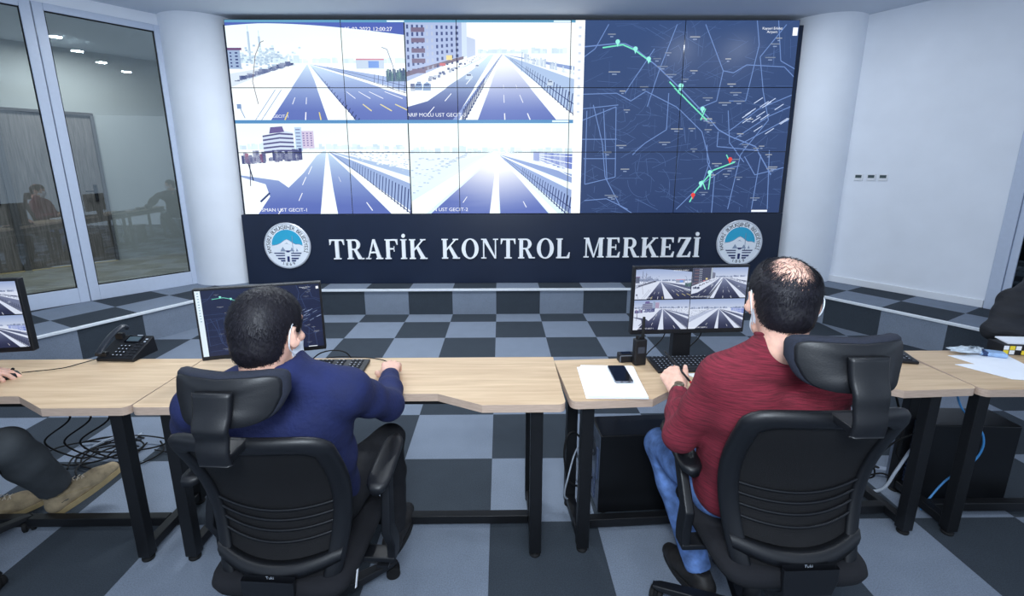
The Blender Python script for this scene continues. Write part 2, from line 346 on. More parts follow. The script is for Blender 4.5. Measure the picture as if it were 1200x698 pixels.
def feed(c, win, kind, hot):
    c.win = win; rnd = random.Random(kind * 11 + 3)
    if hot: sky, snow, near, far, dk, fence = (236, 254, 255), (244, 253, 255), (92, 110, 180), (214, 240, 254), (126, 152, 194), (48, 62, 116)
    else: sky, snow, near, far, dk, fence = (176, 190, 222), (214, 222, 240), (44, 48, 76), (150, 160, 190), (66, 74, 100), (30, 34, 56)
    hv = {1: .40, 2: .30, 3: .27, 4: .31}[kind]; hu = {1: .45, 2: .57, 3: .52, 4: .54}[kind]
    road = lambda u, v: mix(far, near, ((v - hv) / (1 - hv)) ** .75 * 1.12)
    if kind == 4 and hot: road = lambda u, v: mix((255, 255, 255), near, (math.hypot((u - .54) * 1.1, (v - .38)) - .08) * 1.9)
    if kind == 2 and hot: road = lambda u, v: mix((246, 250, 255), near, (v - .42) * 1.9)
    c.rect(0, 0, 1, 1, snow if not (kind == 4 and hot) else (lambda u, v: mix((255, 255, 255), (214, 238, 250), math.hypot(u - .54, v - .38) * 1.5 - .2)), 1, 8)
    c.rect(0, 0, 1, hv, (lambda u, v: mix(sky if kind != 2 else (250, 252, 255), snow, v / hv)) if hot else (lambda u, v: mix((150, 168, 208), (196, 206, 228), v / hv)), 2, 3)
    # far haze of trees and houses along the horizon
    for i in range(70):
        u = rnd.random(); h = rnd.uniform(.008, .05) * (1.4 if u < .38 else 1); cc = mix(dk, sky, rnd.uniform(.7, .95) if hot else rnd.uniform(.45, .85)); c.rect(u, hv - h, u + rnd.uniform(.01, .04), hv + .012, cc, 3)
    def P(u, v, w=None): return (u, v)
    V0 = (hu, hv)
    def band(u0, u1, col, layer, vt=.02, bands=10, v1=1.0):  # wedge from the horizon to the lower edge
        c.poly([(V0[0] - .004, V0[1] + vt), (V0[0] + .004, V0[1] + vt), (u1, v1), (u0, v1)], col, layer, bands)
    def dash(u, t0, t1, w, col=(236, 240, 250)):
        a = (V0[0] + (u - V0[0]) * t0, V0[1] + (1 - V0[1]) * t0); b = (V0[0] + (u - V0[0]) * t1, V0[1] + (1 - V0[1]) * t1); c.line(a, b, w * t0, col, 5, w * t1)
    def fence_line(u, rail, h, n=16, t0=.35, col=None):
        for k in range(n):
            t = t0 + (1.15 - t0) * (k / n) ** 1.15; x = V0[0] + (u - V0[0]) * t; y = V0[1] + (1 - V0[1]) * t
            c.line((x, y + .02 * t), (x + .016 * t, y - h * t), .0060 * t, col or fence, 5)
        for o in rail: c.line((V0[0] + (u - V0[0]) * .1, V0[1] + (1 - V0[1]) * .1 - o * .1), (V0[0] + (u - V0[0]) * 1.3, V0[1] + (1 - V0[1]) * 1.3 - o * 1.3), .001, col or fence, 5, .006)
    if kind == 1:
        band(.21, .54, road, 3); band(.70, 1.45, road, 3); band(.56, .68, snow, 4)
        c.poly([(.0, .52), (.30, hv + .03), (.33, hv + .03), (.0, .66)], mix(dk, snow, .75), 3)
        for u in (.29, .41, .50): dash(u, .86, 1, .006, (232, 214, 120) if u != .41 else (240, 240, 250))
        for u in (.30, .41): dash(u, .6, .72, .005)
        for u in (.86, 1.0, 1.12, 1.3): dash(u, .5, .62, .006); dash(u, .72, .84, .007, (226, 214, 150))
        band(1.42, 1.56, snow, 4); band(1.6, 2.4, mix(far, near, .5), 3); fence_line(1.50, (0, .12), .24, 24)
        fence_line(.70, (0,), .03, 14)
        c.rect(.0, .27, .07, .47, mix(dk, snow, .25), 4); c.rect(-.01, .255, .08, .28, (110, 76, 120), 5)
        for j in range(5): c.rect(.01, .30 + j * .034, .02, .315 + j * .034, fence, 5); c.rect(.04, .30 + j * .034, .055, .315 + j * .034, fence, 5)
        for u, h in ((.125, .15), (.185, .10)): c.rect(u - .006, hv - h - .16, u + .006, hv, mix(dk, sky, .5), 3); c.line((u, hv - h - .22), (u, hv - h - .14), .002, mix(dk, sky, .4), 3)
        for i in range(160):
            u = rnd.gauss(.20, .075); v = rnd.gauss(.34, .05); c.rect(u, v, u + .014, v + .018, mix(dk, sky, rnd.uniform(.35, .85)), 4)
        for i in range(46):
            t = rnd.random(); c.rect(.02 + .32 * t, .58 - .17 * t + rnd.uniform(-.03, .02), .05 + .32 * t, .60 - .17 * t, mix(fence, snow, rnd.random() * .6), 4)
        c.rect(.72, .365, .88, .47, mix(dk, snow, .55), 4); c.rect(.72, .365, .88, .38, (200, 130, 150), 5); c.rect(.79, .39, .85, .46, (110, 150, 220), 5)
        for i in range(40): u = rnd.uniform(.88, 1); c.rect(u, .46 + rnd.uniform(0, .1), u + .012, .60, mix(fence, (120, 160, 150), rnd.random()), 4)
        c.path([(.145, .83), (.125, .60), (.155, .33), (.19, .20), (.21, .185)], .0035, (120, 110, 120), 6)
        c.path([(.945, .60), (.93, .44), (.90, .27), (.87, .25)], .0035, (110, 120, 150), 6)
        c.line((.06, .98), (.035, .86), .004, dk, 6); c.rect(.02, .83, .045, .88, dk, 6)
        for u in (.12, .155): c.line((u, 1), (u + .13, .68), .003, dk, 5)
        arc = [(0, 0), (1, 0), (1, .125)] + [(1 - k / 16, .125 - .115 * math.sin(math.pi * min(1, k / 16 * .62)) + .05 * max(0, k / 16 - .8) * 1.6) for k in range(1, 17)]
        ac = (78, 98, 178) if hot else (20, 24, 40)
        for k in range(2, len(arc) - 1): c.poly([(arc[k][0], 0), arc[k], arc[k + 1], (arc[k + 1][0], 0)], ac, 4)
        c.text('05-02-2022 12:00:27', .80, .085, .055, (250, 252, 255), 7); c.text('MOLU UST GECIT-1', .2, .975, .045, (236, 242, 255), 7)
    if kind == 2:
        c.poly([(0, .72), (.47, hv + .04), (.52, hv + .02), (.28, 1), (0, 1)], road if not hot else (lambda u, v: mix(far, (70, 84, 146), (v - .35) * 1.9)), 3, 10)
        c.poly([(0, .66), (.36, .44), (.50, .32), (.40, .47), (.12, .80), (.0, .86)], snow, 4)
        band(.42, .90, road, 4); band(.30, .42, snow, 4, bands=3); band(.27, .305, mix(far, near, .7), 4)
        band(.92, 1.02, snow, 4); band(1.05, 1.7, mix(far, near, .35), 3); band(1.75, 2.3, snow, 4); band(2.3, 2.9, mix(far, near, .6), 3); fence_line(1.04, (0, .12), .22, 24, .3); fence_line(.34, (0,), .17, 14, .5)
        for u in (.585, .74): dash(u, .9, 1, .006); dash(u, .62, .74, .005); dash(u, .48, .53, .004)
        for q in (.55, .72, .86): c.line((.12 + (.86 - q) * .75, q + .08), (.16 + (.86 - q) * .75, q), .004, (240, 244, 252), 5)
        # apartment row on the left
        fac = (170, 186, 222) if hot else (74, 78, 100)
        c.poly([(0, 0), (.33, 0), (.33, .36), (.0, .60)], fac, 5); c.poly([(.33, .0), (.36, .0), (.36, .34), (.33, .36)], mix(fac, (230, 246, 255), .6), 5); c.poly([(.36, .14), (.41, .17), (.41, .33), (.36, .36)], mix(fac, snow, .3), 5)
        for j in range(7):
            for i in range(11):
                u = .008 + i * .029; k = 1 - u * .9; v = .02 + j * .078 * k + u * .05
                if v < .52 * k: c.rect(u, v, u + .012, v + .042 * k, mix(fence, (226, 236, 250), .75 if i in (4, 5) else .12), 6)
        for j in range(5): c.rect(.035, .05 + j * .105, .115, .095 + j * .105, mix(fence, (190, 150, 150), .5), 7)
        c.poly([(0, .50), (.34, .34), (.34, .37), (0, .55)], (120, 110, 130), 6)
        c.rect(.24, .33, .275, .38, (230, 214, 150), 7); c.rect(.20, .41, .235, .44, (196, 110, 120), 7)
        for i in range(44):
            t = rnd.random(); u = .01 + .43 * t; v = .64 - .30 * t + rnd.uniform(-.02, .02); c.rect(u, v, u + .022 * (1.2 - t), v + .04 * (1.1 - t), mix(fence, snow, rnd.random() * .8), 6)
        for u, v, k in ((.37, .53, 1), (.42, .435, .6), (.07, .63, 1.1), (.12, .63, 1.2), (.86, .60, .9)):
            c.poly([(u - .022 * k, v + .05 * k), (u - .018 * k, v), (u, v - .02 * k), (u + .02 * k, v), (u + .018 * k, v + .05 * k)], mix(dk, snow, .6 if k < 1.1 else .1), 7); c.rect(u - .014 * k, v - .004, u + .012 * k, v + .012 * k, fence, 7)
        for i in range(60): u = rnd.uniform(.70, 1); c.rect(u, .36 + (u - .7) * .45 + rnd.uniform(-.05, .03), u + .01, .40 + (u - .7) * .45, mix(dk, snow, rnd.uniform(.3, .9)), 4)
        c.line((.685, .50), (.69, .30), .003, dk, 5)
        c.text('ARIF MOLU UST GECIT-3', .17, .965, .055, (240, 246, 255), 8)
    if kind == 3:
        c.poly([(.0, .56), (.22, .62), (.29, .72), (.46, .34), (.50, .30), (.52, .30), (.46, 1), (.08, 1), (.16, .80), (.14, .66), (.0, .58)], road, 3, 8)
        band(.10, .48, road, 3); band(.56, .88, road, 3); band(.455, .555, snow, 5, bands=3)
        band(.90, .97, snow, 4); band(1.02, 1.45, mix(far, near, .5), 3); band(1.5, 1.62, snow, 4); band(1.7, 2.1, mix(far, near, .35), 3); fence_line(1.0, (0,), .26, 24, .3)
        for u, q in ((.33, .8), (.36, .62), (.40, .5)): c.line((u, q + .05), (u + .025, q - .04), .004, (240, 244, 252), 6)
        dash(.78, .82, .95, .006); dash(.66, .42, .5, .004); dash(.20, .92, 1, .005)
        c.line((.10, .86), (.16, .76), .010, fence, 6); c.line((.07, .62), (.05, .42), .006, (40, 50, 80), 6)
        b = (206, 220, 242) if hot else (150, 156, 178)
        c.poly([(.15, .14), (.28, .08), (.33, .10), (.33, .32), (.15, .31)], b, 5)
        for j in range(5): c.poly([(.15, .13 + j * .043), (.25, .10 + j * .046), (.33, .11 + j * .044), (.33, .128 + j * .044), (.25, .118 + j * .046), (.15, .148 + j * .043)], (84, 84, 130), 6)
        c.poly([(.20, .04), (.27, .03), (.28, .09), (.19, .11)], (106, 96, 150), 6); c.rect(.34, .04, .38, .30, mix(b, (160, 200, 230), .4), 5); c.rect(.38, .08, .45, .27, mix(b, (210, 160, 190), .4), 5)
        for j in range(6):
            for i in range(3): c.rect(.385 + i * .022, .10 + j * .026, .395 + i * .022, .113 + j * .026, (130, 120, 170), 6)
            c.rect(.345, .06 + j * .036, .372, .072 + j * .036, (120, 130, 170), 6)
        for i in range(70): u = rnd.uniform(.0, .36); c.rect(u, rnd.uniform(.30, .40) - u * .1, u + .02, .40 - u * .12 + rnd.uniform(0, .04), mix((60, 66, 116), (200, 110, 130) if rnd.random() < .15 else snow, rnd.random() * .7), 6)
        c.line((.05, .68), (.06, .42), .004, (70, 60, 90), 6)
        for i in range(110): u = rnd.uniform(.62, 1); v = rnd.uniform(.30, .33 + (u - .6) * .5); c.rect(u, v, u + .012, v + .01, mix(dk, snow, rnd.uniform(.4, .9)), 5)
        c.text('GAZIOSMAN UST GECIT-1', .19, .972, .055, (244, 248, 255), 8)
    if kind == 4:
        band(.12, .50, road, 3, bands=14); band(.555, .86, road, 3, bands=14); band(.487, .55, snow, 4, bands=2)
        c.poly([(0, 1), (0, .86), (.52, .30), (.54, .31), (.09, 1)], snow, 5); c.poly([(0, .78), (0, .60), (.30, .40), (.50, .31)], mix(far, snow, .4), 4)
        band(.87, .92, snow, 4, bands=2); band(.99, 1.30, mix(far, near, .55), 3); band(1.32, 1.44, snow, 4, bands=2); band(1.5, 1.9, mix(far, near, .6), 3); fence_line(.97, (0, .10), .20, 22, .35)
        dash(.74, .80, .9, .005); dash(.27, .72, .82, .005)
        for i in range(130):
            t = rnd.random(); u = t * .36; v = rnd.uniform(.36, .78 - .5 * t); c.rect(u, v, u + .016, v + .012, mix(dk, snow, rnd.uniform(.35, .95)), 5)
        for i in range(36): u = rnd.uniform(.76, 1); c.rect(u, .31 + (u - .76) * .1, u + .035, .40 + (u - .76) * .55 * rnd.random(), mix((90, 110, 190), snow, rnd.random() * .8), 6)
        for j in range(4): c.line((.80, .34 + j * .02), (1, .36 + j * .075), .004, snow, 7)
        c.text('GAZIOSMAN UST GECIT-2', .16, .972, .055, (244, 248, 255), 8)
    c.win = (0, 0, 1, 1)
MAPR = [[(0, .13), (.14, .115), (.19, .115), (.24, .14), (.35, .23), (.47, .345), (.60, .48), (.66, .55), (.72, .585), (.85, .64), (.94, .79)],
 [(.0, .18), (.05, .14), (.11, .02)], [(.0, .365), (.16, .36), (.23, .40), (.30, .35), (.45, .43), (.58, .56), (.63, .72), (.60, .85)], [(.43, .02), (.36, .24), (.31, .43)],
 [(.56, .02), (.66, .25), (.71, .26), (.77, .22), (.95, .23), (1, .28)], [(.94, .02), (.83, .18), (.86, .35), (.90, .50), (.78, .68), (.74, .98)], [(.0, .50), (.16, .43), (.17, .80), (.02, .84), (.02, .45)], [(.05, .42), (.10, .62), (.12, .80), (.20, .96), (.26, 1)],
 [(.02, .93), (.13, .92), (.24, .98)], [(.10, .44), (.13, .82)], [(.0, .44), (.17, .42)], [(.0, .60), (.17, .60)], [(.01, .70), (.17, .70)], [(.41, .36), (.41, .55), (.31, .62), (.25, .68)],
 [(.71, .56), (.85, .44), (1, .37)], [(.74, .60), (.90, .48), (1, .43)], [(.77, .63), (.95, .52), (1, .50)], [(.61, .63), (.62, .72), (.66, .80), (.66, 1)], [(.80, .69), (.86, .79), (1, .75)], [(.70, .40), (.78, .40), (.82, .12), (.80, 0)],
 [(.66, .56), (.66, .64), (.76, .65), (.85, .66)], [(.55, .44), (.64, .40), (.66, .25)], [(.48, .98), (.60, .84), (.70, .76), (.78, .74)], [(.33, .14), (.20, .36)], [(.90, 0), (.93, .2), (1, .24)], [(.88, .68), (.86, .98)], [(.92, .66), (.94, .98)], [(.70, .45), (.72, .62), (.80, .72)]]
def city_map(c, win, hot, seedv=5, strip=True):
    c.win = win; rnd = random.Random(seedv)
    base = (50, 72, 116) if hot else (30, 38, 68); ln = (112, 142, 200) if hot else (62, 78, 120); hi = (190, 206, 236) if hot else (150, 166, 200)
    bf = (lambda u, v: mix((54, 76, 120), (40, 59, 102), v)) if hot else base
    for i in range(2): c.rect(i * .5, 0, .5 + i * .5, 1, bf, 1, 4)
    asp = 1.12
    for i in range(340):
        u, v = rnd.random(), rnd.random(); a = rnd.choice((.0, 1.57, .5, -.6)) + rnd.gauss(0, .1); l = rnd.uniform(.03, .14); c.line((u, v), (u + l * math.cos(a), v + l * math.sin(a)), .0009, mix(base, ln, rnd.uniform(.2, .5)), 2, asp=asp)
    for i in range(26):      # terrain contours
        u, v = rnd.choice(((.35, .82), (.18, .50), (.45, .15))); u += rnd.gauss(0, .05); v += rnd.gauss(0, .05); r_ = rnd.uniform(.03, .12); a0 = rnd.uniform(0, 6)
        c.path([(u + r_ * math.cos(a0 + k * .3) * .8, v + r_ * math.sin(a0 + k * .3)) for k in range(6)], .0010, mix(base, ln, .35), 2, asp)
    for p in MAPR: c.path(p, .0030 if p is MAPR[0] else .0022, mix(base, ln, .9), 3, asp)
    for i in range(16):
        u, v = rnd.uniform(.72, .98), rnd.uniform(.40, .60); c.line((u, v), (u + .04, v - .03), .0022, hi, 4, asp=asp)
    for i in range(58):
        u, v = rnd.uniform(.03, .95), rnd.uniform(.05, .95); w_ = rnd.uniform(.012, .03)
        if u < .5 and rnd.random() < .35: continue
        c.rect(u - w_, v, u + w_, v + .005, mix(base, (206, 204, 196), rnd.uniform(.35, .75)), 4); c.rect(u - w_ * .4, v + .012, u + w_ * .4, v + .017, mix(base, hi, .6), 4)
    c.text('Kayseri Erkilet', .875, .045, .018, (240, 246, 255), 5, asp); c.text('Airport', .875, .062, .018, (240, 246, 255), 5, asp)
    g = (116, 226, 190)
    c.path([(.085, .135), (.18, .12), (.235, .145), (.315, .205)], .0035, g, 5, asp); c.path([(.41, .305), (.50, .40), (.60, .50)], .0035, g, 5, asp); c.line((.455, .36), (.465, .32), .003, g, 5, asp=asp); c.line((.57, .50), (.59, .44), .003, g, 5, asp=asp)
    c.path([(.755, .72), (.65, .765), (.57, .88), (.545, .94)], .0035, g, 5, asp); c.line((.64, .78), (.635, .87), .003, g, 5, asp=asp); c.line((.60, .82), (.62, .87), .003, g, 5, asp=asp); c.line((.71, .68), (.73, .72), .003, g, 5, asp=asp)
    def pin(u, v, col):
        c.poly([(u + .011 * math.cos(k * .7854), v + .012 * math.sin(k * .7854)) for k in range(8)], col, 6); c.poly([(u - .006, v + .008), (u + .006, v + .008), (u, v + .026)], col, 6)
    for u, v in ((.155, .105), (.24, .14), (.305, .19), (.465, .325), (.575, .44), (.635, .775), (.595, .835)): pin(u, v, (150, 236, 224))
    for u, v in ((.73, .705), (.56, .90)): pin(u, v, (226, 66, 60))
    c.rect(.972, .035, .995, .075, (244, 248, 255), 6); c.rect(.86, .985, .94, .996, (236, 242, 252), 6)
    if strip:
        c.win = (win[0] - (win[2] - win[0]) * .045, win[1], win[0], win[3]); c.rect(0, 0, 1, 1, (226, 242, 252) if not hot else (252, 255, 255), 2)
        for i in range(11): c.rect(.35, .03 + i * .042, .65, .042 + i * .042, (140, 180, 200) if not hot else (205, 216, 232), 3)
    c.win = (0, 0, 1, 1)

def screen_mat(name, strength):
    m = bpy.data.materials.new(name); m.use_nodes = True; N = m.node_tree.nodes; L = m.node_tree.links; b = N['Principled BSDF']
    a = N.new('ShaderNodeVertexColor'); a.layer_name = 'col'; b.inputs['Base Color'].default_value = (.004, .005, .008, 1); b.inputs['Roughness'].default_value = .34; b.inputs['Specular IOR Level'].default_value = .35
    L.new(a.outputs[0], b.inputs['Emission Color']); b.inputs['Emission Strength'].default_value = strength; return m
scr_wall = screen_mat('video_wall_picture', 1.12); scr_desk = screen_mat('monitor_picture', 1.0)
def picture(name, canvas, rect, W, H, material, parent, layer_step=.00025):
    """the part of the canvas inside rect as a mesh of W x H metres, centred, in the x-z plane facing -y"""
    u0, v0, u1, v1 = rect; V = []; F = []; C = []
    for pts, cs, layer in canvas.P:
        us = [p[0] for p in pts]; vs = [p[1] for p in pts]
        if max(us) <= u0 or min(us) >= u1 or max(vs) <= v0 or min(vs) >= v1: continue
        if min(us) >= u0 and max(us) <= u1 and min(vs) >= v0 and max(vs) <= v1: q, qc = pts, cs
        else:
            q = clip_rect(pts, u0, v0, u1, v1)
            if len(q) < 3: continue
            def near(p):
                ws = [1 / ((p[0] - a[0]) ** 2 + 4 * (p[1] - a[1]) ** 2 + 1e-7) for a in pts]; t = sum(ws); return tuple(sum(w_ * c_[k] for w_, c_ in zip(ws, cs)) / t for k in range(3))
            qc = [near(p) for p in q]
        o = len(V); V += [((p[0] - u0) / (u1 - u0) * W - W / 2, -layer * layer_step, H / 2 - (p[1] - v0) / (v1 - v0) * H) for p in q]; F.append(tuple(range(o, o + len(q)))); C += qc
    me = bpy.data.meshes.new(name); me.from_pydata(V, [], F); me.update()
    at = me.color_attributes.new('col', 'FLOAT_COLOR', 'CORNER')
    arr = np.ones((len(C), 4), np.float32); arr[:, :3] = np.array(C) / 255.; arr[:, :3] = np.where(arr[:, :3] <= .04045, arr[:, :3] / 12.92, ((arr[:, :3] + .055) / 1.055) ** 2.4); at.data.foreach_set('color', arr.ravel())
    me.materials.append(material); o = bpy.data.objects.new(name, me); COL.objects.link(o); o.parent = parent; return o

# ------------------------------------------------------------------ video wall: 15 panels on a dark board that also carries the lettering
LEAN = math.atan(.0255)
WX0, WX1, WZ0, WZ1 = -2.978, 3.278, 1.120, 3.207
def wallpt(x, z, n=0): return (x, 5.506 + .0255 * (z - PLAT) - n, z)
board = empty('video_wall_board', (0.15, 5.506, PLAT), label='dark navy board below the video wall, lettered in white', cat='board')
board.rotation_euler = (-LEAN, 0, 0)
mb = MB(); mb.box(-3.176, 3.176, .001, .05, .001, WZ0 - PLAT - .004); mb.build('base_panel', navy_board, board, bevel=.003)
mb = MB(); mb.box(-3.176, 3.21, .06, .10, WZ0 - PLAT - .004, 2.885); mb.build('rear_panel', navy_board, board, bevel=.003)
cv = Canvas(); fs = .607; fm = .31
feed(cv, (0, .012, fm - .001, .497), 1, True); feed(cv, (fm + .001, .012, fs, .497), 2, True); feed(cv, (0, .515, fm - .001, 1), 3, True); feed(cv, (fm + .001, .515, fs, 1), 4, True)
cv.rect(0, 0, fs, .012, (96, 156, 190), 2); cv.rect(0, .497, fs, .515, (84, 140, 190), 2); cv.rect(.28, .002, .31, .01, (220, 240, 250), 3); cv.rect(.57, .002, .60, .01, (220, 240, 250), 3); cv.rect(.57, .50, .60, .51, (220, 240, 250), 3)
city_map(cv, (.624, 0, 1, 1), True)
PW = (WX1 - WX0) / 5; PH = (WZ1 - WZ0) / 3
rows = ('top', 'middle', 'bottom'); what = ('snowy roadside pictures', 'motorway lane pictures', 'motorway lane pictures', 'left map half', 'right map half')
for r_ in range(3):
    for c_ in range(5):
        x = WX0 + PW * (c_ + .5); z = WZ1 - PH * (r_ + .5)
        t = empty('display_panel', wallpt(x, z), label='video wall panel, %s row, %s from the left, with %s' % (rows[r_], ('first', 'second', 'third', 'fourth', 'fifth')[c_], what[c_]), cat='screen', group='panels of the video wall'); t.rotation_euler = (-LEAN, 0, 0)
        mb = MB(); mb.box(-PW / 2 + .0004, PW / 2 - .0004, .0012, .055, -PH / 2 + .0004, PH / 2 - .0004); mb.build('bezel', dark_gloss, t)
        g = .0074; picture('picture', cv, (c_ / 5, r_ / 3, (c_ + 1) / 5, (r_ + 1) / 3), PW - g, PH - g, scr_wall, t)
# serif letters, cut from strokes: x, y in cap heights
def glyph(ch):
    T, t, s = .20, .075, .055   # thick, thin, serif
    def r4(a, b, c, d): return [(a, b), (c, b), (c, d), (a, d)]
    def ring(cx, cy, ax, ay, bx, by, a0, a1, n=18):
        o = []
        for k in range(n):
            p, q = R(a0 + (a1 - a0) * k / n), R(a0 + (a1 - a0) * (k + 1) / n)
            o.append([(cx + ax * math.cos(p), cy + ay * math.sin(p)), (cx + ax * math.cos(q), cy + ay * math.sin(q)), (cx + bx * math.cos(q), cy + by * math.sin(q)), (cx + bx * math.cos(p), cy + by * math.sin(p))])
        return o
    stem = lambda x, w_=T: [r4(x, 0, x + w_, 1), r4(x - .07, 0, x + w_ + .07, s), r4(x - .07, 1 - s, x + w_ + .07, 1)]
    if ch == 'T': return .80, [r4(.30, 0, .50, 1), r4(.20, 0, .60, s), r4(0, .93, .80, 1), [(0, 1), (0, .72), (.04, .72), (.12, .93)], [(.80, 1), (.80, .72), (.76, .72), (.68, .93)]]
    if ch == 'R': return .88, stem(.07) + [r4(.2, .93, .45, 1), r4(.2, .46, .45, .53)] + ring(.43, .73, .30, .27, .11, .20, -90, 90) + [[(.36, .50), (.52, .50), (.82, 0), (.60, 0)], r4(.60, 0, .92, s)]
    if ch == 'A': return .92, [[(.40, 1), (.50, 1), (.16, 0), (.10, 0)], [(.40, 1), (.52, 1), (.86, 0), (.64, 0)], r4(.22, .30, .66, .37), r4(0, 0, .28, s), r4(.56, 0, .94, s)]
    if ch == 'F': return .72, stem(.07) + [r4(.07, .93, .70, 1), [(.70, 1), (.70, .72), (.66, .72), (.58, .93)], r4(.2, .48, .52, .55), r4(.48, .38, .52, .65)]
    if ch in 'Iİ':
        P_ = stem(.07); 
        if ch == 'İ': P_ += [[(.17 + .10 * math.cos(k * math.pi / 6), 1.17 + .10 * math.sin(k * math.pi / 6)) for k in range(12)]]
        return .34, P_
    if ch == 'K': return .94, stem(.07) + [[(.25, .38), (.25, .50), (.70, .97), (.80, .97)], [(.36, .60), (.48, .68), (.90, 0), (.66, 0)], r4(.60, 1 - s, .90, 1), r4(.58, 0, .98, s)]
    if ch == 'O': return .92, ring(.46, .5, .46, .52, .25, .46, 0, 360, 36)
    if ch == 'N': return .92, [r4(.10, 0, .17, 1), r4(.74, 0, .81, 1), [(.06, 1), (.28, 1), (.81, 0), (.72, 0)], r4(0, 0, .28, s), r4(0, 1 - s, .24, 1), r4(.64, 1 - s, .92, 1)]
    if ch == 'L': return .74, stem(.07) + [r4(.07, 0, .70, .07), [(.70, 0), (.74, .30), (.70, .30), (.58, .07)]]
    if ch == 'M': return 1.12, [r4(.10, 0, .17, 1), r4(.84, 0, 1.04, 1), [(.06, 1), (.28, 1), (.60, 0), (.52, 0)], [(.52, 0), (.58, 0), (.90, 1), (.84, 1)], r4(0, 0, .28, s), r4(0, 1 - s, .24, 1), r4(.76, 0, 1.12, s), r4(.84, 1 - s, 1.12, 1)]
    if ch == 'E': return .78, stem(.07) + [r4(.07, .93, .70, 1), [(.70, 1), (.70, .74), (.66, .74), (.58, .93)], r4(.2, .48, .54, .55), r4(.50, .38, .54, .65), r4(.07, 0, .72, .07), [(.72, 0), (.76, .28), (.72, .28), (.60, .07)]]
    if ch == 'Z': return .78, [r4(.05, .93, .74, 1), r4(.02, 0, .74, .07), [(.50, .95), (.74, .95), (.26, .05), (.02, .05)], [(.05, 1), (.05, .74), (.09, .74), (.17, .93)], [(.74, 0), (.77, .28), (.73, .28), (.62, .07)]]
letter_m = mat('letter_white', (253, 254, 255), .4)
edge_m = mat('letter_side_chrome', (150, 155, 165), .3, metal=.6)
capH = .235
def word(txt, x0, x1, zb):
    ws = [glyph(ch)[0] for ch in txt]; gap = .14; tot = sum(ws) + gap * (len(txt) - 1); k = (x1 - x0) / tot; x = x0
    for ch, wd_ in zip(txt, ws):
        _, polys = glyph(ch); mb = MB()
        for i, p in enumerate(polys):
            M = Matrix(((k, 0, 0, x), (0, 0, -1, 0), (0, capH, 0, zb - PLAT), (0, 0, 0, 1)))
            e = .0001 * (i % 7); mb.m = 0; q = p if sum(p[j][0] * p[(j + 1) % len(p)][1] - p[(j + 1) % len(p)][0] * p[j][1] for j in range(len(p))) > 0 else p[::-1]
            mb.prism([(a, b) for a, b in q], .001, .022 + e, M)
        mb.build('letter', letter_m, board); x += (wd_ + gap) * k
OX = .15
word('TRAFİK', -2.02 - OX, -.88 - OX, .590); word('KONTROL', -.70 - OX, .82 - OX, .592); word('MERKEZİ', .985 - OX, 2.365 - OX, .600)
blue_sky = mat('emblem_sky', (52, 176, 214), .4); emb_white = mat('emblem_white', (246, 250, 255), .4); emb_dark = mat('emblem_navy', (34, 48, 104), .4); emb_text = mat('emblem_lettering', (22, 32, 54), .5); silver = mat('silver_rim', (214, 218, 226), .3, metal=.2); emb_grey = mat('emblem_grey', (150, 164, 186), .5)
